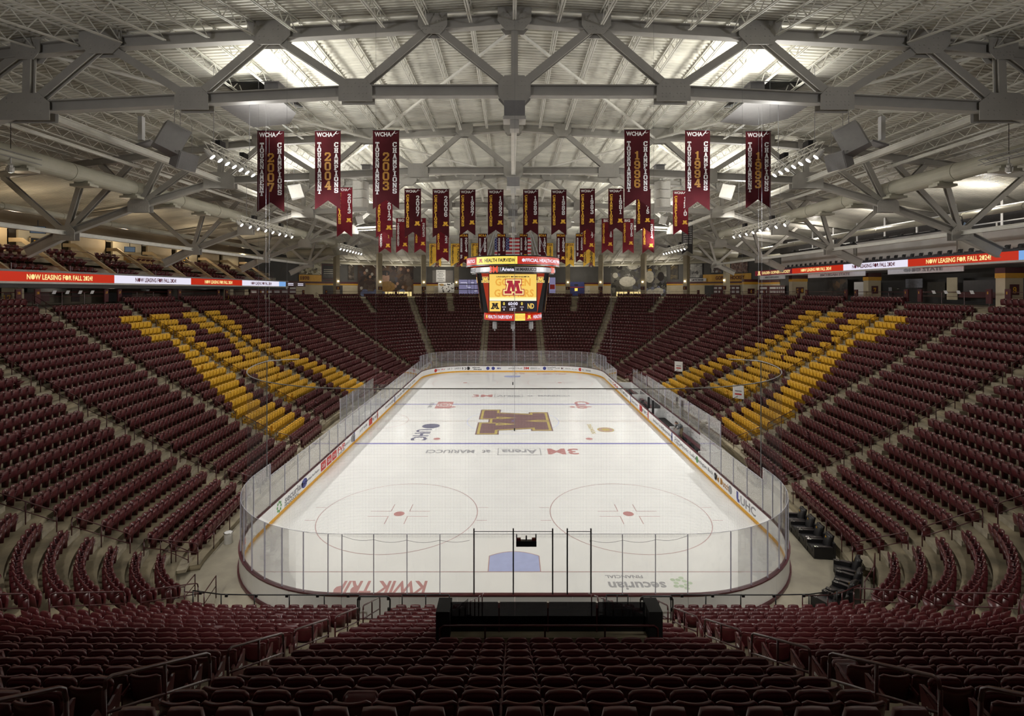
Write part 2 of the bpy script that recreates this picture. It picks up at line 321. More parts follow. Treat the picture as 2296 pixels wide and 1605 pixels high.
G = {
'T': [(3.6,0,6.4,14),(0,11.5,10,14),(0,9,2,11.5),(8,9,10,11.5),(2,0,8,2)],
'O': [(0,2.5,3,11.5),(7,2.5,10,11.5),(2,0,8,2.8),(2,11.2,8,14),(.8,1,3,3),(7,1,9.2,3),(.8,11,3,13),(7,11,9.2,13)],
'U': [(.8,2.5,3.8,14),(6.2,2.5,9.2,14),(2.2,0,7.8,2.8),(0,12,4.5,14),(5.5,12,10,14)],
'R': [(1,0,4,14),(0,0,5,2),(0,12,7.5,14),(6.5,7.8,9.5,12.5),(3,6,7.5,8.2),('d',4.5,7.5,6.5,7,10,0)],
'N': [(.6,0,3,14),(7,0,9.4,14),('d',.6,3.4,14,6.6,9.4,0),(0,0,4,1.8),(6,12.2,10,14),(0,12.2,3,14)],
'A': [('d',.8,3.4,0,3.6,6.2,14),('d',6.6,9.2,0,3.8,6.4,14),(2.5,3.6,7.5,5.6),(0,0,4.2,1.8),(5.8,0,10,1.8)],
'M': [(.6,0,3.2,14),(6.8,0,9.4,14),('d',3.9,6.1,4,1,3.8,14),('d',3.9,6.1,4,6.2,9,14),(0,0,4.2,1.8),(5.8,0,10,1.8),(0,12.2,3.5,14),(6.5,12.2,10,14)],
'W': [(.6,0,3.2,14),(6.8,0,9.4,14),('d',3.9,6.1,10,1,3.8,0),('d',3.9,6.1,10,6.2,9,0),(0,12.2,4.2,14),(5.8,12.2,10,14)],
'E': [(1,0,4,14),(0,0,10,2.4),(0,11.6,10,14),(3,6,7,8),(8,2,10,4.5),(8,9.5,10,12)],
'C': [(0,2.5,3,11.5),(2,0,8,2.8),(2,11.2,8,14),(7,2,10,5),(7,9,10,14)],
'G': [(0,2.5,3,11.5),(2,0,8,2.8),(2,11.2,8,14),(7,1,10,6),(7,9,10,14),(5.5,4.8,10,6.8)],
'H': [(1,0,4,14),(6,0,9,14),(3,6,7,8.2),(0,0,4.6,2),(5.4,0,10,2),(0,12,4.6,14),(5.4,12,10,14)],
'P': [(1,0,4,14),(0,0,5.5,2),(0,11.8,8,14),(6.6,7.5,9.6,12.6),(3,6,8,8.4)],
'I': [(3.4,0,6.6,14),(1.5,0,8.5,2.2),(1.5,11.8,8.5,14)],
'S': [(1,0,8.5,2.6),(1,11.4,8.5,14),(1,5.8,8.5,8.3),(.2,7.5,3.2,12.5),(6.8,1.5,9.8,6.8),(0,1.5,2.5,4.5),(7.5,9.5,10,12.5)],
'B': [(1,0,4,14),(0,0,8,2.4),(0,11.6,8,14),(3,6,8,8),(6.6,1.5,9.8,6.5),(6.4,7.5,9.4,12.5)],
'D': [(1,0,4,14),(0,0,7.5,2.4),(0,11.6,7.5,14),(6.8,2,9.8,12)],
'L': [(1,0,4,14),(0,0,10,2.4),(0,12,5.5,14),(8,2,10,4.5)],
'K': [(1,0,4,14),(0,0,5,2),(0,12,5,14),('d',3,5.6,6,6.5,9.6,14),('d',6.8,10,0,4,6.8,8)],
'1': [(3.6,0,6.6,14),(1.5,0,8.5,2.2),(1.6,10,4,12.2)],
'2': [(.3,9,3,12.5),(1.5,11.4,8.2,14),(6.8,8,9.8,12.5),('d',.2,3.8,2,6.2,9.8,8.5),(0,0,10,2.6),(8,2,10,4)],
'3': [(1,0,8,2.6),(1,11.4,8,14),(3.5,6,8,8.2),(6.8,1.5,9.8,6.5),(6.6,7.5,9.6,12.5),(.2,1.5,3,4.5),(.4,9.5,3.2,12.5)],
'4': [('d',0,2.8,4,5,7.5,14),(0,3.5,10,6),(5.6,0,8.4,14),(4,0,10,2)],
'5': [(.8,11.4,9.3,14),(.8,6.5,3.4,13),(.8,6.3,8,8.8),(6.8,1.8,9.8,7.8),(1,0,8,2.6),(.2,1.5,3,4.5)],
'6': [(.2,2,3.2,12),(1.8,11.4,8.5,14),(1.8,0,8.2,2.6),(6.8,1.8,9.8,7),(2,6.2,8,8.6),(6.8,9.5,9.6,12.5)],
'7': [(0,11.4,10,14),(0,9,2.4,12),('d',2.6,5.8,0,6.8,10,12)],
'8': [(1.5,0,8.5,2.6),(1.5,11.4,8.5,14),(2,6,8,8.2),(6.8,1.5,9.8,6.5),(6.6,7.5,9.6,12.5),(.2,1.5,3.2,6.5),(.4,7.5,3.4,12.5)],
'-': [(1.5,6,8.5,8)], '.': [(3.5,0,6.5,3)], "'": [(4,10,6,14)],
}
G['0'] = G['O']; G['9'] = [(10-r[2], 14-r[3], 10-r[0], 14-r[1]) for r in G['6']]
def glyph_polys(ch):
    for r in G.get(ch, []):
        if r[0] == 'd': yield [(r[1], r[3]), (r[2], r[3]), (r[5], r[6]), (r[4], r[6])]
        else: yield [(r[0], r[1]), (r[2], r[1]), (r[2], r[3]), (r[0], r[3])]
from mathutils.geometry import delaunay_2d_cdt
TRI = {}
def union(key, polys):
    """non-overlapping triangles covering the polygons"""
    if key not in TRI:
        vs = []; fs = []
        for p in polys:
            if sum(a[0]*b[1]-b[0]*a[1] for a, b in zip(p, list(p[1:])+[p[0]])) < 0: p = list(reversed(p))
            b = len(vs); vs += [Vector(q) for q in p]; fs.append(list(range(b, b+len(p))))
        r = delaunay_2d_cdt(vs, [], fs, 1, 1e-5)
        TRI[key] = ([tuple(v) for v in r[0]], [tuple(f) for f, o in zip(r[2], r[5]) if o])
    return TRI[key]
def slab(mb, text, fn, x0, y0, cw, chh, gap=.18, mi=0, vertical=False):
    """slab letters from (x0, y0); fn maps the sheet plane to space; vertical: one letter under the other"""
    x, y = x0, y0
    for ch in text:
        if ch in G:
            vs, fs = union(ch, list(glyph_polys(ch))); mb.add([fn(x+a/10*cw, y+b/14*chh) for a, b in vs], fs, mi)
        if vertical: y -= chh*(1+gap)
        else: x += cw*(1+gap)
# block M emblem on a 10 x 7 field
MPOLY = [[(1.4,1.2),(3.1,1.2),(4.1,5.9),(2.4,5.9)], [(6.9,1.2),(8.6,1.2),(7.6,5.9),(5.9,5.9)],
         [(4.35,1.5),(5.95,1.5),(4.5,6.3),(2.9,6.3)], [(4.05,1.5),(5.65,1.5),(7.1,6.3),(5.5,6.3)],
         [(.2,0),(4.0,0),(4.0,1.5),(.2,1.5)], [(6.0,0),(9.8,0),(9.8,1.5),(6.0,1.5)],
         [(1.5,5.6),(4.6,5.6),(4.6,7),(1.5,7)], [(5.4,5.6),(8.5,5.6),(8.5,7),(5.4,7)], [(4.2,1.1),(5.8,1.1),(5.6,2.2),(4.4,2.2)]]
def emblem(mb, fn, cx, cy, w_, mi=0, grow=0):
    k = w_/10; P = []
    for p in MPOLY:
        mx_ = sum(a for a, b in p)/4; my_ = sum(b for a, b in p)/4; q = []
        for a, b in p: q.append((a+grow*(1 if a > mx_ else -1), b+grow*(1 if b > my_ else -1)))
        P.append(q)
    vs, fs = union(('emblem', grow), P); mb.add([fn(cx+(a-5)*k, cy+(b-3.5)*k) for a, b in vs], fs, mi)

# ---------------------------------------------------------------- the bowl curve
YC = 31.9                                              # middle of the bowl
CX, CY, CR, XB = 10.3, 5.2, 6.9, 19.1
_a, _b = XB-CX, YC-CY; RS = (_a*_a+_b*_b-CR*CR)/(2*(_a-CR))
XS = RS-XB; ANG = math.asin((YC-CY)/(RS-CR))
S1 = CX; S2 = S1+CR*(PI/2-ANG); S3 = S2+RS*ANG          # quarter: end straight, corner arc, half of the side arc
def quarter(s):
    """front row: point and outward normal in the near left quarter (s measured from the near end's middle)"""
    if s <= S1: return (-s, CY-CR), (0, -1)
    if s <= S2:
        a = (s-S1)/CR; n = (-math.sin(a), -math.cos(a)); return (-CX+CR*n[0], CY+CR*n[1]), n
    b = ANG-(s-S2)/RS; n = (-math.cos(b), -math.sin(b)); return (XS+RS*n[0], YC+RS*n[1]), n
HALF = 2*S3
def curve(s):
    """s in [-HALF, HALF]: negative runs up the right side, positive up the left side; +-HALF is the far end's middle"""
    a = abs(s); p, n = quarter(a if a <= S3 else HALF-a)
    x, y = p; nx, ny = n
    if a > S3: y = 2*YC-y; ny = -ny
    if s < 0: x = -x; nx = -nx
    return x, y, nx, ny
def cpt(s, t, z=0):
    x, y, nx, ny = curve(s); return Vector((x+nx*t, y+ny*t, z))
ROWD, PITCH, KMIN, KMAX = .866, .52, -2, 21
def rise_side(s):
    a = abs(s); return 0.0 if a <= S1 else 1.0 if a >= S2 else .5-.5*math.cos(PI*(a-S1)/(S2-S1))
def zfloor(k, s=0.0):
    if k < 0: return .81+.27*k if k > -2.05 else .27
    return .81+.42*k+.003*k*k+.033*k*rise_side(s)
FINE = np.linspace(-HALF, HALF, 1601)
FP = np.array([curve(s) for s in FINE])
def len_table(t):
    P = FP[:, :2]+FP[:, 2:]*t; return np.concatenate([[0], np.cumsum(np.hypot(*np.diff(P, axis=0).T))])
# ---------------------------------------------------------------- terrace, walkway, stairs
def s_of_y(y): return S2+RS*(ANG-math.asin((YC-y)/RS))
AISLE_Q = [5.02, 13.2, 18.7, s_of_y(11.5), s_of_y(19.95), s_of_y(27.92)]
AISLES = sorted([-a for a in AISLE_Q]+AISLE_Q+[HALF-a for a in AISLE_Q]+[a-HALF for a in AISLE_Q])
def kfirst(s):
    """lowest row that exists at s"""
    a = abs(s); y = curve(s)[1]; far = a > S3; q = HALF-a if far else a
    if q < AISLE_Q[1]: return 0
    if s < 0 and not far:
        if q < AISLE_Q[2]: return 0
        if y < 13: return -1
    if s < 0 and 16.5 < y < 47.5: return -1
    if s > 0 and 25.5 < y < 37.5: return -1
    if q < AISLE_Q[2]: return -1
    return -2
def top_missing(s): return AISLE_Q[4] < abs(s) < AISLE_Q[5]
terr = MB(); TQ = 4
for k in range(KMIN, KMAX+1):
    t0 = k*ROWD-.45; t1 = t0+ROWD
    for i in range(0, 1600, TQ):
        a, b = FINE[i], FINE[i+TQ]; kf = kfirst((a+b)/2)
        if k < kf: continue
        if abs(a) < 9 and k <= 7 and -1.75 < -(a+b)/2 < 3.25: continue
        za, zb_ = zfloor(k, a), zfloor(k, b); la_ = 0 if k == kf else zfloor(k-1, a); lb_ = 0 if k == kf else zfloor(k-1, b)
        A0, B0, A1, B1 = cpt(a, t0, za), cpt(b, t0, zb_), cpt(a, t1, za), cpt(b, t1, zb_)
        terr.quad(B0, A0, A1, B1)
        A2, B2 = A0.copy(), B0.copy(); A2.z = la_; B2.z = lb_
        terr.quad(B2, A2, A0, B0)
        if i+TQ < 1600:
            kn = kfirst((FINE[i+TQ]+FINE[i+2*TQ])/2) if i+2*TQ <= 1600 else kf
            if kn > k >= kf or False: terr.quad(B0, B1, (B1.x, B1.y, 0), (B0.x, B0.y, 0))
        if i >= TQ:
            kn = kfirst((FINE[i-TQ]+FINE[i])/2)
            if kn > k >= kf: terr.quad(A0, A1, (A1.x, A1.y, 0), (A0.x, A0.y, 0))
build('floor_terrace', terr, M_CONC, kind='structure')
fl = MB(); fl.bx(-20.5, 20.5, -4.5, 68.5, -.3, 0); build('floor_walkway', fl, M_WALK, kind='structure')
def stair_label(s):
    q = min(range(6), key=lambda i: min(abs(abs(s)-AISLE_Q[i]), abs(HALF-abs(s)-AISLE_Q[i]))); far = abs(s) > S3
    return q, far, ('left' if s > 0 else 'right')
for s in AISLES:
    q, far, side = stair_label(s)
    par = empty('floor_stairs', cpt(s, -.45, 0), kind='structure')
    x, y, nx, ny = curve(s); rz = math.atan2(-ny, -nx)-PI/2; mesh_cache = {}
    for k in range(kfirst(s), KMAX):
        hgt = (zfloor(k+1, s)-zfloor(k, s))/2; p = cpt(s, (k+1)*ROWD-.45-.21, zfloor(k, s))
        if y < 2 and k > 18: continue
        mb = MB().box((0, 0, hgt/2), (1.16, .42, hgt))
        mb.box((0, .19, hgt-.008), (1.16, .05, .022))
        o = build('step', mb, M_STEP, par); o.location = p-Vector(par.location); o.rotation_euler = (0, 0, rz)

# ---------------------------------------------------------------- stadium seats
def back_f(u, v):
    return ((u-.5)*(.455+.025*v), -.03-.055*v+.065*(2*u-1)**2, .40+.44*v-.045*(max(0, abs(2*u-1)-.8)/.2)**2*(v > .99))
def mb_back(nu, nv, rim=0):
    m = MB(); m.grid(back_f, nu, nv, (0, -.034, .004))
    if rim: m.tube([Vector(back_f(i/rim, 1))+Vector((0, -.018, -.004)) for i in range(rim+1)], .021, 6)
    return m
def pan_f(u, v):
    c = 2*u-1; e = max(0, (v-.86)/.14); wv = .43-.008*v-.075*e*e
    return (c*wv/2, .075+.05*v+.018*math.sin(v*PI)-.012*c*c, .34+.45*v-.004*c*c*(v > .99))
def mb_pan(nu, nv, ang=None, rim=0):
    """seat pan folded up (ang None) or tipped down"""
    m = MB(); m.grid(pan_f, nu, nv, (0, .055, .010))
    if rim: m.tube([Vector(pan_f(0, .8))+Vector((0, .028, 0)), Vector(pan_f(0, .93))+Vector((0, .028, 0))]+[Vector(pan_f(i/rim, 1))+Vector((0, .028, 0)) for i in range(rim+1)]+[Vector(pan_f(1, .93))+Vector((0, .028, 0)), Vector(pan_f(1, .8))+Vector((0, .028, 0))], .03, 6)
    if ang:
        R = Matrix.Rotation(-ang, 3, 'X'); piv = Vector((0, .03, .36)); m.v = [tuple(R @ (Vector(p)-piv)+piv) for p in m.v]
    return m
def mb_arm(x=-.26):
    m = MB(); m.prism([(-.15, 0), (.10, 0), (.13, .30), (.20, .56), (.19, .60), (-.16, .56)], -.014, .014, Matrix(((0, 0, 1), (1, 0, 0), (0, 1, 0))), (x, 0, 0))
    m.tube([(x, -.17, .60), (x, .0, .635), (x, .20, .655)], .024, 6); return m
def mb_end(x, sg):
    R = Matrix(((0, 0, 1), (1, 0, 0), (0, 1, 0)))
    return MB().prism([(-.20, .12), (.12, .12), (.19, .30), (.25, .64), (.22, .65), (-.02, .50), (-.10, .46), (-.17, .62), (-.25, .60), (-.24, .35)], -.017, .017, R, (x, 0, 0))
def mb_plate():
    return MB().box((0, -.062, .785), (.052, .012, .036), Matrix.Rotation(.25, 3, 'X'))
def combine(parts):
    """[(MB, material index)] -> numpy template"""
    v = []; f = []; mi = []
    for mb, k in parts:
        b = len(v); v += mb.v; f += [tuple(b+i for i in q) for q in mb.f]; mi += [k]*len(mb.f)
    return np.array(v, np.float32), f, mi
TPL_UP = combine([(mb_back(4, 2), 0), (mb_pan(4, 3), 0), (mb_arm(), 0), (mb_plate(), 1)])
TPL_DN = combine([(mb_back(4, 2), 0), (mb_pan(4, 2, .85), 0), (mb_arm(), 0), (mb_plate(), 1)])
def seat_mass(name, seats, mats, label, cat, group):
    V = []; LO = []; LT = []; MI = []; off = 0
    for tpl, sel in ((TPL_UP, [q for q in seats if not q['down']]), (TPL_DN, [q for q in seats if q['down']])):
        if not sel: continue
        v, f, mi = tpl; n = len(sel); c = np.array([math.cos(q['rz']) for q in sel]); sn = np.array([math.sin(q['rz']) for q in sel])
        P = np.array([q['p'] for q in sel]); X = v[None, :, 0]*c[:, None]-v[None, :, 1]*sn[:, None]+P[:, 0:1]
        Y = v[None, :, 0]*sn[:, None]+v[None, :, 1]*c[:, None]+P[:, 1:2]; Z = v[None, :, 2]+P[:, 2:3]
        V.append(np.stack([X, Y, Z], -1).reshape(-1, 3))
        fl_ = np.array([i for q in f for i in q]); lt = np.array([len(q) for q in f])
        LO.append((fl_[None, :]+(np.arange(n)*len(v))[:, None]+off).reshape(-1)); LT.append(np.tile(lt, n)); MI.append(np.tile(mi, n)); off += n*len(v)
    V = np.concatenate(V).astype(np.float32); LO = np.concatenate(LO).astype(np.int32); LT = np.concatenate(LT).astype(np.int32); MI = np.concatenate(MI).astype(np.int32)
    me = bpy.data.meshes.new(name); me.vertices.add(len(V)); me.vertices.foreach_set('co', V.reshape(-1)); me.loops.add(len(LO)); me.loops.foreach_set('vertex_index', LO)
    me.polygons.add(len(LT)); me.polygons.foreach_set('loop_start', (np.cumsum(LT)-LT).astype(np.int32)); me.polygons.foreach_set('loop_total', LT)
    for m in mats: me.materials.append(m)
    me.polygons.foreach_set('material_index', MI); me.update(calc_edges=True); me.validate()
    return put(name, me, label=label, cat=cat, group=group, kind='stuff')
# gold seats of the big M in the side stands, rows counted from the top of the letter
def m_gold(block, r, i, n):
    """block -1 near leg, 0 middle, 1 far leg; i counted away from the camera"""
    if block == 1: return m_gold(-1, r, n-1-i, n)
    e = n-1-i
    if block == 0:
        if r <= 4: return i < 5 or e < 5
        if r <= 9: return i < r-3 or e < r-3
        if r == 10: return True
        if r <= 12: return i >= r-10 and e >= r-10
        return r <= 16
    if r <= 4: return e < 5
    if r <= 10: return e < r-3
    if r <= 15: return r-10 <= e+1 < r-2 if r == 11 else r-10 <= e < r-3+(r == 15)
    return 16 <= r <= 19 and i < 10
def blocks():
    A = AISLES+[AISLES[0]+2*HALF]
    for i in range(len(A)-1): yield i, A[i], A[i+1]
def wrap(s): return s-2*HALF if s > HALF else s
FINE2 = np.concatenate([FINE, FINE[1:]+2*HALF])
SEATS = []
BLK = {}
for bi, sa, sb in blocks():
    mid = wrap((sa+sb)/2); x, y, nx, ny = curve(mid); far = abs(mid) > HALF-S1-S2; side = 'left' if mid > 0 else 'right'
    mblock = None
    if abs(y-YC) < 3 and abs(x) > 10: mblock = 0
    elif abs(abs(y-YC)-8) < 2 and abs(x) > 10: mblock = -1 if y < YC else 1
    for k in range(KMIN, KMAX+1):
        t = k*ROWD
        P = FP[:, :2]+FP[:, 2:]*t; Lt = np.concatenate([[0], np.cumsum(np.hypot(*np.diff(P, axis=0).T))]); Lt2 = np.concatenate([Lt, Lt[1:]+Lt[-1]])
        la, lb = np.interp([sa, sb], FINE2, Lt2); segs = [(la+.6, lb-.6)]
        if y > 54 and k >= 16 and (lb-la) > 11: m_ = (la+lb)/2; segs = [(la+.6, m_-.55), (m_+.55, lb-.6)]
        for l0, l1 in segs:
            n = int((l1-l0+.12)//PITCH)
            if n < 1: continue
            o = (l1-l0-n*PITCH)/2
            for i in range(n):
                l = l0+o+(i+.5)*PITCH; s = wrap(float(np.interp(l, Lt2, FINE2)))
                if k < kfirst(s): continue
                if k >= 21 and top_missing(s) and y < YC: continue
                cx_, cy_, cnx, cny = curve(s); p = Vector((cx_+cnx*(t+.11), cy_+cny*(t+.11), zfloor(k, s)))
                if abs(mid) < .1 and k <= 7 and -1.75 < p.x < 3.25: continue
                if p.y < 2 and k > 16: continue
                u, v, d = proj((p.x, p.y, p.z+.6))
                if d < .6 or u < -260 or u > 2560 or v > 1760: continue
                ii = (n-1-i) if mid < 0 else i
                gold = mblock is not None and 0 <= k <= 18 and m_gold(mblock, 19-k, ii, n)
                SEATS.append(dict(p=p, rz=math.atan2(-cny, -cnx)-PI/2, k=k, i=i, n=n, blk=bi, mid=mid, u=u, v=v, d=d, gold=gold, mb=mblock, ii=ii, side=side,
                                  down=(random.random() < .018), first=(i == 0), last=(i == n-1), y=y))
inview = [q for q in SEATS if -10 < q['u'] < 2306 and q['v'] < 1625]
mar = sorted([q for q in inview if not q['gold']], key=lambda q: q['d'])[:300]
gol = sorted([q for q in inview if q['gold']], key=lambda q: q['d'])[:300]
for q in mar+gol: q['one'] = True
def plate_text(mb, t, R, o):
    fn = lambda a, b: R @ Vector((a, b, .009))+o
    slab(mb, t, fn, -.04*len(t)/2-.0, -.03, .034, .06, .16)
ME_SEAT = {}
def seat_meshes(matm, key):
    ME_SEAT[key] = dict(back=mb_back(10, 5, 10).mesh('backrest', matm, True), pan=mb_pan(10, 7, None, 6).mesh('seat_pan', matm, True), down=mb_pan(10, 7, .85, 6).mesh('seat_pan', matm, True),
                        arm=mb_arm().mesh('armrest', matm), arm2=mb_arm(.26).mesh('armrest', matm), endl=mb_end(-.262, -1).mesh('end_panel', matm), endr=mb_end(.262, 1).mesh('end_panel', matm),
                        plate=mb_plate().mesh('number_plate', M_PLATE))
seat_meshes(M_MAROON, False); seat_meshes(M_GOLD, True)
PLM = {}
def row_plate(k, sg):
    if (k, sg) not in PLM:
        R = Matrix(((0, 0, sg), (sg, 0, 0), (0, 1, 0))) if sg > 0 else Matrix(((0, 0, -1), (-1, 0, 0), (0, 1, 0)))
        m = MB(); m.prism([(-.06, -.032), (.06, -.032), (.06, .032), (-.06, .032)], 0, .006, R, (sg*.28, .05, .40)); a = len(m.f)
        plate_text(m, str(k+3), R, Vector((sg*.28, .05, .40))); m.m = [0]*a+[1]*(len(m.f)-a)
        PLM[(k, sg)] = m.mesh('row_plate', [M_PLATE, M_LK])
    return PLM[(k, sg)]
BN = {}
def seat_label(q):
    x, y, _, _ = curve(q['mid'])
    if q['gold']:
        leg = {-1: 'near leg', 0: 'middle', 1: 'far leg'}[q['mb']]
        return f"gold folding seat, {q['side']} stand, {leg} of letter M, {ORD[q['k']+1]} row up, {ORD[q['ii']+1]} along"
    if abs(q['mid']) < .1: b = 'centre block'; a = 'left'; j = q['n']-q['i']
    else:
        b = q['side']+(' front block' if abs(q['mid']) < 12 else ' corner block' if abs(q['mid']) < 17 else ' inner side block' if abs(q['mid']) < 24 else ' side block'); a = 'camera'; j = q['i']+1 if q['mid'] > 0 else q['n']-q['i']
    if abs(q['mid']) < .1: return f"maroon folding seat, {b}, {ORD[q['k']+1]} row back, {ORD[j]} from left aisle"
    return f"maroon folding seat, {b}, {ORD[q['k']+3]} row back, {ORD[j]} from nearer aisle"
def place_seat(q):
    g = q['gold']; M = ME_SEAT[g]
    r = empty('gold_stadium_seat' if g else 'stadium_seat', q['p'], q['rz'], label=seat_label(q), cat='seat', group='gold seats of the letter M' if g else 'maroon seats near the camera')
    put('backrest', M['back'], r); put('seat_pan', M['down'] if q['down'] else M['pan'], r); put('number_plate', M['plate'], r, label='white seat number plate')
    # seat faces +y: its own left is -x, which is the larger arc length end
    put('armrest', M['arm'], r)
    if q['first']:
        put('end_panel', M['endr'], r)
        if q['d'] < 26: put('row_plate', row_plate(q['k'], 1), r, label='row number plate')
    if q['last']:
        put('end_panel', M['endl'], r)
        if q['d'] < 26: put('row_plate', row_plate(q['k'], -1), r, label='row number plate')
for q in mar+gol: place_seat(q)
rest = [q for q in SEATS if not q.get('one')]
seat_mass('stadium_seats', [q for q in rest if not q['gold']], [M_MAROON, M_PLATE], 'remaining rows of maroon folding stadium seats all round the bowl', 'seats', 'maroon seats farther off')
seat_mass('gold_stadium_seats', [q for q in rest if q['gold']], [M_GOLD, M_PLATE], 'remaining gold seats of the letter M in both side stands', 'seats', 'gold seats farther off')
# ---------------------------------------------------------------- lettering cache
text_prepare(['3M', 'Arena', 'at', 'MARIUCCI', '|', 'KWIK TRIP', 'securian', 'FINANCIAL', 'UHC', 'TOYOTA', 'Cub', 'FEDERATED', 'INSURANCE', 'Ford', 'Great', 'Clips', 'Mystic Lake', 'Huntington Bank',
 'Old Dutch', 'Boston', 'Scientific', 'JUST BARE', 'FVP', 'GENUINE PARTS', 'CBS', 'Gemini', 'Holiday', 'LAND O LAKES INC.', 'planet', 'fitness', 'MN', 'AFFINITY PLUS', 'Science', 'Applied to Life.',
 'CenterPoint', 'Energy', 'HEALTH', 'PEDIATRICS', 'PNC BANK', 'LOFFLER', 'Northland Ford Dealers', 'MARUCCI', 'HEALTH FAIRVIEW', 'OFFICIAL HEALTHCARE PROVIDER', 'ATHLETICS', 'NOW LEASING FOR FALL 2024!',
 'GOLDEN GOPHER HOCKEY', 'UNIVERSITY OF MINNESOTA', 'GOLDEN', 'GOPHERS', '60:00', '0', '1ST', 'PERIOD', 'S.O.G.', 'ND', 'NOTRE DAME', 'MICHIGAN', 'MICHIGAN STATE', 'OHIO STATE', '1970', 'GOPHER HOCKEY', '17', '9', '8', '4', '5-6',
 'WCHA', '7', 'BIG', '10', 'M', 'IG', 'NOTE', 'TEAM', 'John Mariucci', '1952-66', 'Herb Brooks', '1972-79', 'Coaches', 'DOUG WOOG', 'SECURIAN', '16'])
# ---------------------------------------------------------------- ice sheet and markings
HW, LEN, RC = 13.56, 60.96, 6.7
def rink(off=0, seg=14):
    """outline, counter-clockwise from the near end's right corner start, moved outward by off"""
    pts = []
    for cx, cy, a0 in ((HW-RC, RC, -90), (HW-RC, LEN-RC, 0), (-HW+RC, LEN-RC, 90), (-HW+RC, RC, 180)):
        for i in range(seg+1):
            a = math.radians(a0+90*i/seg); pts.append((cx+(RC+off)*math.cos(a), cy+(RC+off)*math.sin(a)))
    return pts
M_ICE = mat('ice', (.83, .825, .80, 1), .22, noise=.025, scale=.5, spec=.35)
ice = MB(); ice.prism(rink(-.002), .004, .03); build('floor_ice', ice, M_ICE, kind='structure')
IZ = .0325
ice_root = empty('ice_markings', (0, 0, IZ), kind='structure')
def mark(name, mb, m): return build(name, mb, m, ice_root)
def ring(mb, cx, cy, r, w_, n=64, a0=0, a1=360, z=0):
    p = [(math.radians(a0+(a1-a0)*i/n)) for i in range(n+1)]
    for a, b in zip(p, p[1:]):
        mb.quad((cx+(r-w_/2)*math.cos(a), cy+(r-w_/2)*math.sin(a), z), (cx+(r+w_/2)*math.cos(a), cy+(r+w_/2)*math.sin(a), z), (cx+(r+w_/2)*math.cos(b), cy+(r+w_/2)*math.sin(b), z), (cx+(r-w_/2)*math.cos(b), cy+(r-w_/2)*math.sin(b), z))
def disc(mb, cx, cy, r, n=24, z=0): mb.add([(cx+r*math.cos(2*PI*i/n), cy+r*math.sin(2*PI*i/n), z) for i in range(n)], [tuple(range(n))])
def rect(mb, x0, x1, y0, y1, z=0): mb.quad((x0, y0, z), (x1, y0, z), (x1, y1, z), (x0, y1, z))
FT = .3048
for gy, cyd in ((11*FT, 1), (189*FT, -1)):
    m = MB(); hw = HW-.02 if True else 0
    hw = HW-RC+math.sqrt(RC**2-(RC-11*FT)**2)-.01
    rect(m, -hw, hw, gy-.03, gy+.03); mark('goal_line', m, M_IR)
    m = MB(); r = 1.83; a = math.acos(1.22/r)
    pts = [(-1.22, gy+cyd*.03), (1.22, gy+cyd*.03)]
    top = [(1.22-2.44*i/10, gy+cyd*(.03+1.37+.42*(1-(2*i/10-1)**2))) for i in range(11)]
    m.add([(x, y, .001) for x, y in pts+top], [tuple(range(13))]); mark('goal_crease', m, M_IBL)
    m = MB(); P = [pts[1]]+top+[pts[0]]
    for p, q in zip(P, P[1:]): m.beam((p[0], p[1], .0015), (q[0], q[1], .0015), .05, .001)
    mark('crease_line', m, M_IR)
    for sx in (-1, 1):
        fx, fy = sx*22*FT, gy+cyd*20*FT; m = MB(); ring(m, fx, fy, 15*FT, .05, 72); mark('faceoff_circle', m, M_IR)
        m = MB(); disc(m, fx, fy, .31); mark('faceoff_dot', m, M_IRS)
        m = MB()
        for ax in (-1, 1):
            for ay in (-1, 1):
                x0, y0 = fx+ax*.55, fy+ay*.28*1.2; m.bx(min(x0, x0+ax*1.2), max(x0, x0+ax*1.2), y0-.025, y0+.025, 0, .001); m.bx(x0-.025, x0+.025, min(y0, y0+ay*.95), max(y0, y0+ay*.95), 0, .001)
            for ay in (-.85, .85): m.bx(min(fx+ax*4.58, fx+ax*5.18), max(fx+ax*4.58, fx+ax*5.18), fy+ay-.025, fy+ay+.025, 0, .001)
        mark('hash_mark', m, M_IR)
for yb in (75.5*FT, 124.5*FT): m = MB(); rect(m, -HW+.01, HW-.01, yb-.15, yb+.15); mark('blue_line', m, M_IB)
m = MB(); rect(m, -HW+.01, HW-.01, 30.48-.12, 30.48+.12); mark('centre_line', m, mat('ice_paint_faint', (.62, .56, .52, 1), .35))
m = MB(); ring(m, 0, 30.48, 15*FT, .05, 80); mark('centre_circle', m, M_IBL)
m = MB(); disc(m, 0, 30.48, .15, z=.004); mark('centre_dot', m, M_IB)
for yb in (80*FT, 120*FT):
    for sx in (-1, 1): m = MB(); disc(m, sx*22*FT, yb, .31); mark('faceoff_dot', m, M_IRS)
m = MB(); ring(m, -HW, 30.48, 10*FT, .05, 40, -89.5, 89.5); mark('referee_crease', m, M_IR)
def ice_text(t, cx, cy, w_, h_, m, rot=0, z=.001):
    mb = MB(); c, s_ = math.cos(rot), math.sin(rot)
    text_to(mb, t, lambda a, b: (cx+a*c-b*s_, cy+a*s_+b*c, z), w_, h_); return mark('lettering', mb, m)
em = lambda cx, cy, z: (lambda a, b: (cx+b, cy-a, z))       # emblem lies with its top towards +x
for g_, m_, z_ in ((.42, M_IM, .001), (.27, M_IY, .002), (0, M_IM, .003)):
    mb = MB(); emblem(mb, em(.15, 30.5, z_), 0, 0, 9.2, grow=g_); mark('letter_emblem', mb, m_)
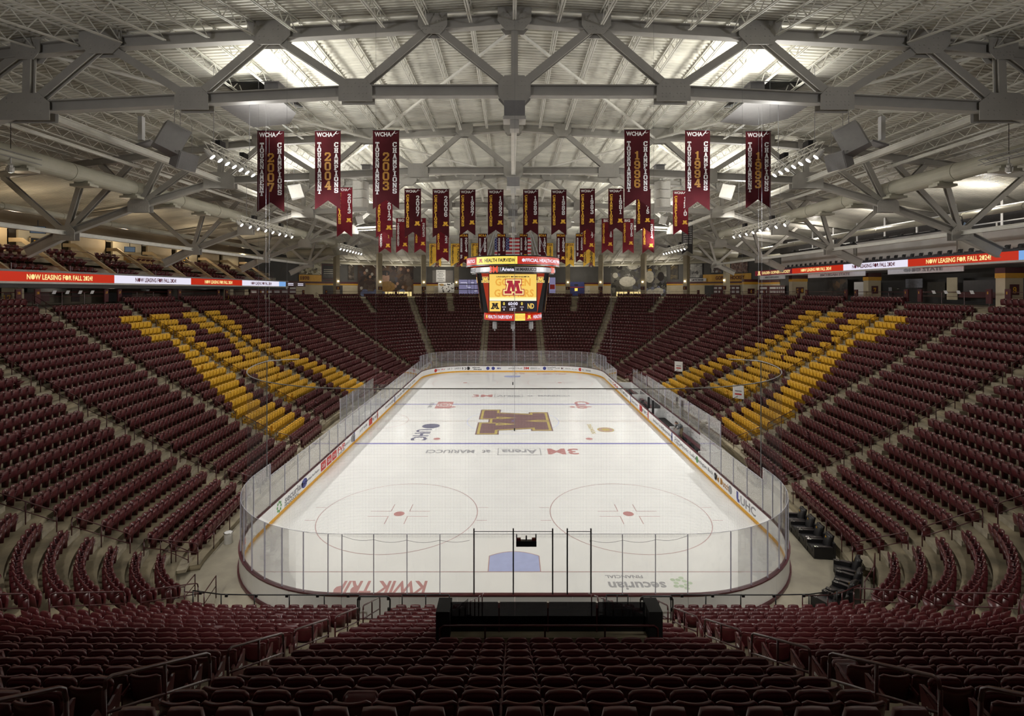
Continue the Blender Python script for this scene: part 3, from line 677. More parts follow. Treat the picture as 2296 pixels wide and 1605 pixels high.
# near and far arena name
for yy, ro in ((20.9, PI), (42.6, 0)):
    k = -1 if ro else 1
    ice_text('3M', -k*3.9+.15, yy, 2.5, 1.5, M_IRS, ro); ice_text('Arena', -k*.2-.3*k, yy, 2.9, 1.1, M_IG, ro); ice_text('at', k*2.2, yy, .7, .8, M_IG, ro); ice_text('MARIUCCI', k*5.1, yy, 3.9, .9, M_IG, ro)
    mb = MB(); x = -k*.5
    for a, b, c, d in ((-1.75, 1.75, -.85, -.79), (-1.75, 1.75, .79, .85), (-1.75, -1.69, -.85, .85), (1.69, 1.75, -.85, .85)): rect(mb, x+a, x+b, yy+c, yy+d, .001)
    mark('text_frame', mb, M_IG)
ice_text('KWIK TRIP', -5.9, 2.15, 4.0, .95, M_IRS, PI); ice_text('securian', 5.45, 2.25, 2.55, .62, M_IG, PI); ice_text('FINANCIAL', 5.0, 2.95, 1.7, .26, M_IG, PI)
mb = MB()
for i in range(10):
    a = 2*PI*i/10; disc(mb, 7.45+.38*math.cos(a)*(.6 if i % 2 else 1), 2.45+.42*math.sin(a)*(.6 if i % 2 else 1), .12, 8, .001)
mark('leaf_emblem', mb, M_IGR)
ice_text('BIG', -.2, 1.0, 3.6, 1.3, M_IR, PI); ice_text('KWIK TRIP', 6.2, 58.9, 4.6, .9, M_IRS, 0); ice_text('securian', -6.2, 58.9, 4.2, .7, M_IG, 0); ice_text('10', 1.2, 59.4, 1.5, 1.3, M_IR, 0)
ice_text('Cub', 8.0, 37.6, 3.6, 1.75, M_IRS, -PI/2*1.0); ice_text('UHC', -8.3, 25.7, 3.5, 1.45, M_IN, PI/2*3); ice_text('TOYOTA', -9.3, 37.5, 2.7, .5, M_IG, PI/2)
mb = MB(); disc(mb, -7.9, 28.6, .85, 20); mark('shield_emblem', mb, M_IN)
mb = MB(); rect(mb, -8.7, -6.9, 35.9, 39.2, .001); mark('red_square', mb, M_IRS); mb = MB(); ring(mb, -7.8, 37.55, .75, .14, 24, z=.002); ring(mb, -7.8, 37.55, .4, .12, 24, z=.002); mark('ring_emblem', mb, M_ICE)
mb = MB(); disc(mb, 8.7, 27.3, .8, 14, .001); mark('crest_emblem', mb, M_IY); mb = MB(); ring(mb, 8.7, 27.3, .55, .25, 14, z=.002); mark('crest_emblem', mb, M_IR); ice_text('DOUG WOOG', 7.4, 27.6, 3.2, .4, M_IY, -PI/2)
# ---------------------------------------------------------------- dasher boards with glass
rk = empty('rink_boards', (0, 0, 0), label='white dasher boards and clear glass running right round the ice', cat='boards')
BH = 1.05
def along(pts):
    P = [Vector((a, b, 0)) for a, b in pts]; P.append(P[0]); L = [0]
    for a, b in zip(P, P[1:]): L.append(L[-1]+(b-a).length)
    return P, L
RP, RL = along(rink(0, 24))
def rpt(l):
    l %= RL[-1]; i = max(0, min(len(RL)-2, int(np.searchsorted(RL, l, 'right'))-1)); f = (l-RL[i])/max(1e-9, RL[i+1]-RL[i]); p = RP[i].lerp(RP[i+1], f); t = (RP[i+1]-RP[i])
    if t.length < 1e-9: t = RP[i+2]-RP[i]
    t.normalize(); return p, t, Vector((t.y, -t.x, 0))          # point, direction, outward
def strip(l0, l1, o0, o1, z0, z1, n):
    mb = MB(); rows = []
    for i in range(n+1):
        p, t, nn = rpt(l0+(l1-l0)*i/n); rows.append([p+nn*o0+Vector((0, 0, z0)), p+nn*o1+Vector((0, 0, z0)), p+nn*o1+Vector((0, 0, z1)), p+nn*o0+Vector((0, 0, z1))])
    for i in range(n):
        a, b = rows[i], rows[i+1]
        for j in range(4): mb.quad(a[j], b[j], b[(j+1) % 4], a[(j+1) % 4])
    mb.add(rows[0], [(0, 3, 2, 1)]); mb.add(rows[-1], [(0, 1, 2, 3)]); return mb
TOT = RL[-1]; NPAN = 72; PL = TOT/NPAN
for i in range(NPAN):
    a, b = i*PL+.006, (i+1)*PL-.006
    build('board_panel', strip(a, b, 0, .11, .02, BH-.05, 4), M_BOARD, rk)
    build('kick_strip', strip(a, b, -.012, -.001, .03, .235, 4), M_YELLOW, rk, label='yellow kick strip')
    build('cap_rail', strip(a-.006, b+.006, -.03, .15, BH-.05, BH, 4), M_RAILTOP, rk, label='maroon cap rail')
    build('outer_foot', strip(a, b, .11, .19, .0, .12, 4), M_RAILTOP, rk, label='maroon outer foot')
def l_of(x, y):
    return min(((p[0]-x)**2+(p[1]-y)**2, RL[i]) for i, p in enumerate(RP))[1]
def board_fn(l, z):                                             # lettering on the ice side; a runs to the reader's right
    def fn(a, b):
        p, t, nn = rpt(l-a); q = p-nn*.006; return (q.x, q.y, z+b)
    return fn
# ring runs counter-clockwise seen from above, so the reader on the ice sees it run right to left

def l_side(sx, y):
    q0 = (PI/2*RC); straight = LEN-2*RC; wid = 2*(HW-RC)
    if sx > 0: return q0+(y-RC)
    return q0+straight+q0+wid+q0+(LEN-RC-y)
def l_far(x): return PI/2*RC+(LEN-2*RC)+PI/2*RC+(HW-RC-x)
def ad(t, l, w_, h_, m, z=.62): mb = MB(); text_to(mb, t, board_fn(l, z), w_, h_); build('lettering', mb, m, rk)
def patch(l, w_, h_, m, z=.62, name='logo_patch', n=5):
    mb = MB(); f = board_fn(l, z); mb.grid(lambda u, v: f((u-.5)*w_, (v-.5)*h_), n, 1); build(name, mb, m, rk)
def blob(l, r, m, z=.62, name='logo_disc', sx=1):
    mb = MB(); f = board_fn(l, z); mb.add([f(r*sx*math.cos(2*PI*i/18), r*math.sin(2*PI*i/18)) for i in range(18)], [tuple(range(18))]); build(name, mb, m, rk)
LX = lambda u: HW*1132/(1147-u)+CAM[1] if u < 1147 else HW*1132/(u-1147)+CAM[1]
def adl(t, u, w_, h_, m, z=.62): ad(t, l_side(-1, LX(u)), w_, h_, m, z)
def adr(t, u, w_, h_, m, z=.62): ad(t, l_side(1, LX(u)), w_, h_, m, z)
lc = l_side(-1, RC)
ad('FEDERATED', lc+2.9, 2.5, .34, M_LR, .72); ad('INSURANCE', lc+2.9, 2.1, .26, M_LGY, .38)
adl('securian', 655, 2.6, .42, M_LGY, .66); adl('FINANCIAL', 650, 2.0, .18, M_LGY, .33)
mb = MB(); f = board_fn(l_side(-1, LX(621)), .6)
for i in range(8):
    a = 2*PI*i/8; mb.add([f(.24*math.cos(a)+.09*math.cos(c*PI/3), .26*math.sin(a)+.09*math.sin(c*PI/3)) for c in range(6)], [tuple(range(6))])
build('leaf_emblem', mb, M_LGR, rk)
blob(l_side(-1, LX(678)), .30, M_LB, sx=1.5); ad('Ford', l_side(-1, LX(678)), .6, .24, M_LW, .62)
adl('Northland Ford Dealers', 697, 2.3, .18, M_LGY, .62)
for u in (721, 734, 746): patch(l_side(-1, LX(u)), .95, .62, M_LR); mb = MB(); text_to(mb, 'Cub', (lambda l: (lambda a, b: tuple(Vector(board_fn(l, .62)(a, b))+Vector((.004, 0, 0)))))(l_side(-1, LX(u))), .6, .28); build('lettering', mb, M_LW, rk)
adl('FVP', 762, 1.7, .45, M_LR, .68); adl('GENUINE PARTS', 762, 1.7, .14, M_LGY, .36); adl('MARUCCI', 775, 1.4, .2, M_LGY)
blob(l_side(-1, LX(788)), .33, M_LGY, sx=1.8); ad('CBS', l_side(-1, LX(788)), .7, .26, M_LW)
adl('JUST BARE', 812, 2.4, .3, M_LGY); patch(l_side(-1, LX(828)), 1.1, .62, M_LR); adl('TOYOTA', 838, 2.6, .32, M_LGY)
for y, m in ((75.5*FT, M_LB), (30.48, M_LR), (124.5*FT, M_LB)):
    for sx in (-1, 1): patch(l_side(sx, y), .3, .9, m, .55, 'line_mark', 1)
for t, u in (('Holiday', 868), ('HEALTH', 880), ('Gemini', 893), ('PEDIATRICS', 905), ('LOFFLER', 915), ('SECURIAN', 925)): adl(t, u, 2.6, .3, M_LGY)
ad('Boston', lc*0+l_side(1, RC)-3.6, 2.0, .36, M_LGY, .76); ad('Scientific', l_side(1, RC)-3.7, 2.9, .42, M_LGY, .38)
adr('UHC', 1672, 1.9, .5, M_LGY, .6); mb = MB(); f = board_fn(l_side(1, LX(1650)), .62); mb.add([f(a, b) for a, b in ((-.2, .3), (.05, .3), (.05, -.1), (.2, -.1), (.2, -.3), (-.05, -.3), (-.2, -.15))], [tuple(range(7))]); build('shield_emblem', mb, M_LB, rk)
adr('Old Dutch', 1613, 2.3, .42, M_LGD, .62); blob(l_side(1, LX(1600)), .26, M_LGY); blob(l_side(1, LX(1633)), .26, M_LGY)
adr('Huntington Bank', 1575, 3.2, .34, M_LGY); blob(l_side(1, LX(1559)), .24, M_LGR); adr('Mystic Lake', 1539, 3.6, .36, M_LGY, .6)
adr('Great', 1515, 1.3, .22, M_LGY, .78); adr('Clips', 1515, 1.5, .34, M_LGY, .5); adr('Gemini', 1492, 3.0, .3, M_LGY); adr('Northland Ford Dealers', 1474, 3.8, .28, M_LGY)
adr('TOYOTA', 1442, 2.8, .32, M_LGY); patch(l_side(1, LX(1434)), 1.1, .62, M_LR); adr('Gemini', 1420, 2.8, .3, M_LGY)
for t, u in (('SECURIAN', 1400), ('HEALTH', 1391), ('Cub', 1380), ('Cub', 1375), ('Holiday', 1366)): adr(t, u, 2.2, .34, M_LR if t == 'Cub' else M_LGY)
FX = lambda u: (u-1147)*81.05/1132-.13
for t, u, w_, h_, m, z in (('Holiday', 986, 1.5, .28, M_LR, .66), ('LAND O LAKES INC.', 1021, 2.6, .28, M_LGY, .66), ('planet', 1068, 1.2, .22, M_LK, .74), ('fitness', 1071, 1.3, .22, M_LK, .48), ('MN', 1119, .6, .26, M_LB, .62),
        ('AFFINITY PLUS', 1155, 2.2, .2, M_LGY, .62), ('3M', 1180, .85, .4, M_LR, .64), ('Science', 1197, 1.0, .16, M_LGY, .72), ('Applied to Life.', 1200, 1.6, .16, M_LGY, .54), ('CenterPoint', 1236, 1.45, .2, M_LGY, .76), ('Energy', 1234, .9, .2, M_LGY, .5),
        ('M', 1261, .4, .28, M_LM, .62), ('HEALTH', 1273, .8, .16, M_LGY, .62), ('PEDIATRICS', 1287, 1.1, .12, M_LGY, .58), ('PNC BANK', 1318, 1.9, .3, M_LGY, .6)): ad(t, l_far(FX(u)), w_, h_, m, z)
for u, m in ((972, M_LR), (1050, M_LK), (1094, M_LB), (1106, M_LB), (1221, M_LB), (1302, M_LR)): blob(l_far(FX(u)), .27, m)
ad('LOFFLER', l_far(-0)-7.6, 1.3, .2, M_LGY); ad('IG', l_far(0)+7.7, .6, .4, M_LK)
# glass: tall round the ends, low along the sides, none in front of the players' benches
def glass_top(p):
    return 3.42 if (p.y < 7.2 or p.y > LEN-7.2) else 2.75
gates = [-1.62, -.06, 1.5, 2.08, 3.02]
st = [0.0]
straight_near = [TOT-2*(HW-RC)+(HW-RC)+x for x in (-6.86, -5.6, -4.28, -2.97)+tuple(gates)+(4.27, 5.58, 6.86)]
NLOW = TOT-2*(HW-RC)
cuts = []
l = 0.0
while l < NLOW-.2:
    p, t, nn = rpt(l); cuts.append(l); l += (1.06 if (p.y < 6.6 or p.y > LEN-6.6) and abs(p.x) > HW-RC+.1 else 1.31 if p.y > 60 else 1.83)
cuts += straight_near+[TOT]
cuts = sorted(cuts)
for a, b in zip(cuts, cuts[1:]):
    if b-a < .15: continue
    m_ = rpt((a+b)/2)[0]; p, t, nn = rpt(a); near = m_.y < 1 and abs(m_.x) < HW-RC
    if m_.x > 13 and 17.5 < m_.y < 45.5: continue
    black = near and any(abs(p.x-g) < .03 for g in gates)
    zt = glass_top(m_)
    g = build('glass_pane', strip(a+.012, b-.012, .045, .057, BH, zt, 3), M_GLASS, rk)
    e = strip(a+.012, b-.012, .044, .058, zt, zt+.012, 3); build('glass_edge', e, M_GLEDGE, rk)
    q = p+nn*.051; mb = MB(); wd = .05 if black else .028
    mb.box(q+Vector((0, 0, (BH+zt+(.22 if black else 0))/2)), (wd, wd+.02, zt-BH+(.22 if black else 0)), Matrix.Rotation(math.atan2(t.y, t.x), 3, 'Z'))
    build('stanchion', mb, M_BLACK if black else M_STANCH, rk, label='black gate post' if black else None)
mb = MB()
for x0, x1 in ((-1.62, 1.5), (2.08, 3.02)): mb.beam((x0, -.051, 3.52), (x1, -.051, 3.52), .02, .02)
build('gate_header', mb, M_BLACK, rk, label='thin black gate header')
mb = MB(); pp = [(-6.86, 3.38), (-5.6, 3.22), (-4.28, 3.2), (-2.97, 3.2), (-1.62, 3.24)]
for sx in (-1, 1):
    P = [((x if sx < 0 else -x+1.4*(x+6.86)/5.24*0+ (0 if x < -1.7 else 1.4)), -.08, z) for x, z in pp]; Q = []
    for a, b in zip(P, P[1:]):
        for i in range(8): f_ = i/8; Q.append((a[0]+(b[0]-a[0])*f_, -.09, a[2]+(b[2]-a[2])*f_-.10*math.sin(PI*f_)))
    mb.tube(Q, .006, 4)
build('glass_cable', mb, M_BLACK, rk, label='thin cable sagging along the glass top')
# black camera bracket hanging on the gate glass
o = empty('goal_camera', at(1180, 1207, 19.95), label='black camera bracket hooked over the gate glass behind the goal', cat='camera')
mb = MB(); mb.bx(-.40, .40, -.1, .05, -.28, -.06); mb.bx(-.40, -.36, -.06, .05, -.06, .16); mb.bx(.36, .40, -.06, .05, -.06, .16); build('bracket', mb, M_BLACK, o)
mb = MB(); mb.tube([(0, -.02, -.06), (0, -.02, .12)], .03, 8); build('camera_head', mb, M_BLACK, o)
for sx in (-1, 1): mb = MB(); mb.bx(sx*.29-.07, sx*.29+.07, -.08, .04, -.06, .02); build('tally_lamp', mb, mat('dark_red_lamp', (.06, .005, .005, 1), .4, noise=.05), o, label='dark red lamp')
# protective net behind the near end, hung from a pipe that follows the corner
NP = []
for i in range(60):
    f_ = i/59; NP.append(f_)
def net_pt(s):                                                     # s from -1 (left end) to 1
    r0 = HW+.06; r = RC+.9; hw_ = r0-r; Ltot = 2*hw_+2*(PI/2*r)+2*.2; l = (s+1)/2*Ltot
    if l < .2: return Vector((-r0, r+.2-l, 0))
    l -= .2
    if l < PI/2*r: a = l/r; return Vector((-r0+r-r*math.cos(a), r-r*math.sin(a), 0))
    l -= PI/2*r
    if l < 2*hw_: return Vector((-hw_+l, 0, 0))
    l -= 2*hw_
    if l < PI/2*r: a = l/r; return Vector((hw_+r*math.sin(a), r-r*math.cos(a), 0))
    return Vector((r0, r+(l-PI/2*r), 0))
net = empty('protective_net', (0, 0, 0), label='black protective netting hung over the glass behind the near goal', cat='net')
me = bpy.data.meshes.new('netting'); vs = []; fs = []; uv = []
NN = 72; acc = 0; prev = None
for i in range(NN+1):
    p = net_pt(-1+2*i/NN); acc += (p-prev).length if prev is not None else 0; prev = p
    vs += [(p.x, p.y-.1, 3.3), (p.x, p.y-.1, 9.2)]; uv += [(acc, 0), (acc, 5.9)]
fs = [(2*i, 2*i+2, 2*i+3, 2*i+1) for i in range(NN)]
me.from_pydata(vs, [], fs); me.materials.append(M_NET); ul = me.uv_layers.new(name='UVMap')
for li, lp in enumerate(me.loops): ul.data[li].uv = uv[lp.vertex_index]
put('netting', me, net)
P = [net_pt(-1+2*i/59)+Vector((0, -.1, 9.2)) for i in range(60)]
pre = [Vector((-12.2, 8.6, 9.2)), Vector((-12.9, 8.3, 9.2)), Vector((-13.45, 7.95, 9.2))]; post = [Vector((13.45, 7.95, 9.2)), Vector((12.9, 8.3, 9.2)), Vector((12.2, 8.6, 9.2))]
build('net_pipe', MB().tube(pre+P+post, .022, 6), mat('galvanised_pipe', (.30, .30, .30, 1), .35, .6, noise=.1, scale=5), net, label='grey hanging pipe')
mb = MB()
for sx in (-1, 1): mb.beam((sx*(HW+.06), 7.75, 2.8), (sx*(HW+.06), 7.75, 9.2), .10, .01)
build('net_edge', mb, M_BLACK, net, label='doubled black net edge')
# hanging wires
WIRES = [(-13.7, 7.8, 9.2), (13.7, 7.8, 9.2), (-12.3, 4.2, 9.2), (12.3, 4.2, 9.2), (-9.6, 1.2, 9.2), (9.6, 1.2, 9.2), (-5.5, -.1, 9.2), (5.5, -.1, 9.2), (0, -.1, 9.2), (-13.9, 8.6, 9.2), (13.9, 8.6, 9.2)]
for i, (x, y, z) in enumerate(WIRES):
    tag(build('suspension_wire', MB().tube([(x, y, z), (x, y, 24.2-.05*abs(x))], .004, 4), M_LGY), f'thin steel wire holding the net pipe, {ORD[1+sorted(w_[0] for w_ in WIRES).index(x)]} of eleven from the left', 'wire', 'net suspension wires')
for i, (u, vb, d) in enumerate(((956, 864, 77), (1153.5, 967, 47), (1150, 862, 62), (1370, 862, 77), (1152, 856, 76))):
    p = at(u, vb, d); mb = MB(); mb.tube([p, (p.x, p.y, 23.2)], .012, 4)
    o = build('hanging_line', mb, M_LGY); tag(o, 'thin line with a small black weight, ' + ['left of the far goal', 'dropping to the centre emblem', 'just beyond the centre circle', 'right of the far goal', 'nearest the far goal'][i], 'rope')
    build('weight', MB().tube([(0, 0, -.05), (0, 0, .3)], .07, 6), M_BLACK, o, loc=p)
# ---------------------------------------------------------------- roof: deck, joists, trusses
KS = 1.037
def zchord(x): return 13.08+(zch0(abs(x)/KS)-13.08)*KS
def zch0(x): return 24.76-.0585*x if x <= 21 else 23.53-.125*(x-21) if x < 32 else 22.155-.16*(x-32)
Y1, SP = 2.5, 14.9
def zroof(x, y):
    z = zchord(x)+.52
    if y < Y1: z -= .2*(Y1-y)
    if y > Y1+4*SP: z -= .2*(y-Y1-4*SP)
    return z
xs = [-50, -40, -32, -26.5, -21, -14, -7, 0, 7, 14, 21, 26.5, 32, 40, 50]
V = []; F = []; pitch = .3; ys = []; y = -28.0
while y < 99: ys += [(y, 0), (y+.11, 0), (y+.15, .06), (y+.26, .06)]; y += pitch
W = len(xs)
for y, dz in ys:
    for x in xs: V.append((x, y, zroof(x, y)+dz))
for j in range(len(ys)-1):
    for i in range(W-1): a = j*W+i; F.append((a, a+W, a+W+1, a+1))
me = bpy.data.meshes.new('ceiling'); me.from_pydata(V, [], F); me.materials.append(M_DECK)
roof = put('ceiling', me, kind='structure', label=None)
def joist_mesh(L, dep=.62):
    m = MB()
    for sx in (-.05, .05): m.bx(sx-.03, sx+.03, 0, L, -.05, 0); m.bx(sx-.03, sx+.03, .35, L-.35, -dep, -dep+.05)
    n = int(L/1.2)*2; st_ = (L-.7)/n
    for i in range(n):
        z0, z1 = (-dep+.03, -.03) if i % 2 == 0 else (-.03, -dep+.03); m.beam((0, .35+i*st_, z0), (0, .35+(i+1)*st_, z1), .035, .035)
    return m.mesh('roof_joist', M_JOIST)
J_IN = joist_mesh(SP-.3); J_END = joist_mesh(30); pitch_x = 1.93
for bay in range(-1, 5):
    for i in range(-18, 19):
        x = i*pitch_x; zz = zchord(x)+.50
        if bay == -1:
            o = put('roof_joist', J_END, roof); o.matrix_basis = Matrix.Translation((x, Y1-.1, zz)) @ Matrix.Rotation(PI, 4, 'Z') @ Matrix.Rotation(-math.atan(.2), 4, 'X')
        elif bay == 4:
            o = put('roof_joist', J_END, roof); o.matrix_basis = Matrix.Translation((x, Y1+4*SP+.1, zz)) @ Matrix.Rotation(-math.atan(.2), 4, 'X')
        else: put('roof_joist', J_IN, roof, loc=(x, Y1+bay*SP+.15, zz))
TOPN = [(0, 24.76), (3.5, 24.5), (10.5, 24.1), (17.7, 23.72), (20.9, 23.4), (30.3, 22.2)]
BOTN = [(0, 21.68), (6.8, 21.66), (13.8, 21.3), (20.97, 20.95), (26.7, 19.2), (32.0, 17.2), (34.9, 15.8)]
_k = lambda P: [(x*KS, 13.08+(z-13.08)*KS) for x, z in P]
TOPN, BOTN = _k(TOPN), _k(BOTN)
TM = {}
def tpart(name, mb, sm=False): TM.setdefault(name, []).append(mb.mesh(name, M_STEEL, sm))
def gus(x, z, w_, h_, shape):
    poly = {'o': [(-w_, -h_*.5), (-w_*.6, -h_), (w_*.6, -h_), (w_, -h_*.5), (w_, h_*.5), (w_*.6, h_), (-w_*.6, h_), (-w_, h_*.5)],
            't': [(-w_*.55, -h_), (w_*.55, -h_), (w_, -h_*.2), (w_, h_), (-w_, h_), (-w_, -h_*.2)], 'b': [(-w_, -h_), (w_, -h_), (w_, h_*.3), (w_*.55, h_), (-w_*.55, h_), (-w_, h_*.3)]}[shape]
    R = Matrix(((1, 0, 0), (0, 0, -1), (0, 1, 0))); m = MB(); m.prism(poly, -.235, -.205, R, (x, 0, z)); m.prism(poly, .205, .235, R, (x, 0, z)); tpart('gusset_plate', m)
    b = MB()
    for sy in (-1,):
        for i in range(-3, 4):
            for j in (-2, -1, 1, 2):
                if (i+j) % 2 == 0 or abs(i) > 1:
                    b.box((x+i*w_*.22, sy*.245, z+j*h_*.3), (.045, .02, .045))
    TM.setdefault('bolts', []).append(b.mesh('bolts', M_STEEL))
for sx in (-1, 1):
    for (a, b) in zip(TOPN, TOPN[1:]): tpart('top_chord', MB().ibeam((sx*a[0], 0, a[1]), (sx*b[0], 0, b[1]), .38, .52, .05))
    tpart('top_chord', MB().ibeam((sx*TOPN[5][0], 0, TOPN[5][1]), (sx*46, 0, zchord(46)+.2), .38, .5, .05))
    for (a, b) in zip(BOTN, BOTN[1:]): tpart('bottom_chord', MB().ibeam((sx*a[0], 0, a[1]), (sx*b[0], 0, b[1]), .38, .5 if a[0] < 32 else .8, .05))
    web = [(BOTN[0], TOPN[1]), (TOPN[1], BOTN[1]), (BOTN[1], TOPN[2]), (TOPN[2], BOTN[2]), (BOTN[2], TOPN[3]), (TOPN[3], BOTN[3]), (BOTN[3], TOPN[4])]+[(a, _k([q])[0]) for a, q in ((BOTN[4], (25.0, 22.75)), (BOTN[4], (21.2, 23.3)), (BOTN[4], (29.5, 22.1)), (BOTN[5], (30.6, 22.0)), (BOTN[5], (36.5, 21.2)), (BOTN[5], (27.2, 22.3)))]
    for a, b in web: tpart('web_member', MB().ibeam((sx*a[0], 0, a[1]), (sx*b[0], 0, b[1]), .34, .30, .05, (0, 1, 0)))
    for q_, (x, z) in enumerate(TOPN[1:5]): gus(sx*x, z, .95 if q_ in (1, 2) else .65, .52 if q_ in (1, 2) else .45, 't')
    for x, z in BOTN[1:4]: gus(sx*x, z, .75 if x < 20 else 1.15, .5 if x < 20 else .6, 'b')
    for x, z in BOTN[4:6]: gus(sx*x, z, .8, .55, 'b')
gus(0, TOPN[0][1]-.06, .75, .5, 't'); gus(0, BOTN[0][1], .72, .62, 'o')
tpart('web_member', MB().ibeam((0, 0, BOTN[0][1]), (0, 0, TOPN[0][1]), .3, .3, .04, (0, 1, 0)))
for i in range(5):
    t = empty('roof_truss', (0, Y1+i*SP, 0), label=f'arched white steel roof truss with bolted gusset plates, {ORD[i+1]} from the camera', cat='truss', group='roof trusses across the hall')
    for nm, ms in TM.items():
        for m in ms:
            if nm == 'bolts':
                if i < 2: put('bolts', m, t, kind='stuff')
            else: put(nm, m, t)
# long struts and flat diagonal bracing between the trusses
for i in range(4):
    y0, y1 = Y1+i*SP, Y1+(i+1)*SP
    for sx in (-1, 1):
        w_ = 'left' if sx < 0 else 'right'
        for nm, x, z, c in (('upper', BOTN[3][0], BOTN[3][1], .34), ('lower', BOTN[5][0], BOTN[5][1], .3), ('middle', 27.7, 22.2, .2)):
            tag(build('roof_strut', MB().ibeam((sx*x, y0+.2, z), (sx*x, y1-.2, z), c, c, .04), M_JOIST), f'white {nm} strut along the {w_} side, {ORD[i+1]} bay between trusses', 'strut', 'struts along the hall')
        for nm, xa, xb in (('inner', 0, 10.5), ('outer', 20.9, 10.5)):
            a, b = (xa, xb) if i % 2 == 0 else (xb, xa)
            tag(build('brace_rod', MB().tube([(sx*a, y0+.2, zchord(a)-.28), (sx*b, y1-.2, zchord(b)-.28)], .09, 6), M_JOIST), f'white {nm} bracing pipe under the {w_} roof slope, {ORD[i+1]} bay', 'brace', 'flat bracing under the deck')
        tag(build('knee_brace', MB().ibeam((sx*21.7, y0+.2, 21.3), (sx*21.7, (y0+y1)/2, 23.75), .18, .18, .03), M_JOIST), f'white knee brace rising to the {w_} roof slope, {ORD[i+1]} bay', 'brace', 'knee braces')
# centre spine with hoist beam and service boxes
for i in range(4):
    y0 = Y1+i*SP
    tag(build('spine_beam', MB().ibeam((0, y0+.3, 21.8), (0, y0+SP-.3, 21.8), .3, .45, .04), M_JOIST), f'white spine beam under the ridge, {ORD[i+1]} bay from the camera', 'beam', 'spine beams')
    o = empty('service_box', (0, y0-.1, 21.05), label=f'pale grey service box under the ridge of the {ORD[i+1]} truss', cat='box', group='boxes under the ridge')
    mb = MB(); mb.bx(-.46, .46, -.35, .35, -.28, .38); build('body', mb, M_SPK, o)
    mb = MB(); mb.bx(-.5, .5, -.38, .38, -.46, -.30); build('tray', mb, M_SPKW, o); mb = MB(); mb.bx(-.2, .2, -.3, .3, -.85, -.46); build('lower_unit', mb, M_SPKW, o)
# black holes of the rooftop vents and the pale hoods below them
for sx in (-1, 1):
    w_ = 'left' if sx < 0 else 'right'
    o = empty('roof_vent', (sx*14.8, 9.6, 24.1), label=f'pale vent hood under a dark opening in the {w_} roof slope', cat='vent')
    mb = MB(); mb.bx(-1.5, 1.5, -1.6, 2.2, .55, .60); build('opening', mb, M_BLACK, o, label='dark opening')
    mb = MB(); mb.prism([(-1.7, -2.4), (1.7, -2.4), (1.7, .6), (.6, 2.2), (-1.7, 2.2)], -.55, -.5, Matrix.Rotation(sx*.1, 3, 'Y')); build('hood', mb, M_SPK, o)
# uplights standing on the bottom chords
for i in range(5):
    for sx in (-1, 1):
        w_ = 'left' if sx < 0 else 'right'
        o = empty('uplight', (sx*11, Y1+i*SP+.55, 22.15), label=f'grey uplight box on the bottom chord of the {ORD[i+1]} truss, {w_} half', cat='lamp', group='uplights on the trusses')
        mb = MB(); mb.prism([(-.32, -.3), (.32, -.3), (.32, .3), (-.32, .3)], 0, .32); build('housing', mb, M_SPK, o)
        mb = MB(); mb.bx(-.40, .40, -.42, .42, .32, .36); build('visor', mb, M_SPK, o)
        mb = MB(); mb.tube([(0, 0, -.25), (0, 0, 0)], .05, 6); build('bracket', mb, M_SPK, o)
# ducts
def duct(name, x, z, r, y0, y1, lab, seg=3.0):
    o = empty(name, (x, y0, z), label=lab, cat='duct')
    build('duct_pipe', MB().tube([(0, 0, 0), (0, y1-y0, 0)], r, 24), M_DUCT, o, smooth=False)
    y = 1.2
    while y < y1-y0:
        build('band', MB().tube([(0, y-.04, 0), (0, y+.04, 0)], r+.03, 24), M_DUCT, o); y += 5.2
    return o
for sx in (-1, 1):
    w_ = 'left' if sx < 0 else 'right'
    o = duct('air_duct', sx*27.9, 20.57, .56, 0, 58, f'thick cream air duct running the length of the {w_} roof slope')
    y = 8.5
    while y < 56:
        mb = MB(); mb.prism([(-.65, -.35), (.65, -.35), (.65, .35), (-.65, .35)], -.78, -.62); mb.prism([(-.45, -.25), (.45, -.25), (.45, .25), (-.45, .25)], -.62, -.45); build('diffuser', mb, M_DUCT, o, loc=(-sx*.1, y, 0)); y += 4.1
    duct('thin_air_duct', sx*39.4, 19.6, .27, 2, 70, f'thin cream air duct above the {w_} boxes')
    mb = MB(); pts = [(sx*27.9, 58.5, 20.5), (sx*28.1, 60, 20.3), (sx*28.5, 62, 19.6), (sx*31, 63, 19.3), (sx*37, 63.4, 19.2)]
    tag(build('duct_elbow', mb.tube(pts, .8, 18), M_DUCT), f'fat cream duct elbow turning outward at the far end of the {w_} duct', 'duct')
mb = MB(); P = [cpt(s, 24.4, 18.6) for s in np.linspace(HALF-52, HALF-6, 30)]
tag(build('end_air_duct', mb.tube(P, .3, 12), M_DUCT), 'cream duct curving along the far wall, left half', 'duct')
mb = MB(); P = [cpt(-s, 24.4, 18.6) for s in np.linspace(HALF-52, HALF-6, 30)]
tag(build('end_air_duct', mb.tube(P, .3, 12), M_DUCT), 'cream duct curving along the far wall, right half', 'duct')
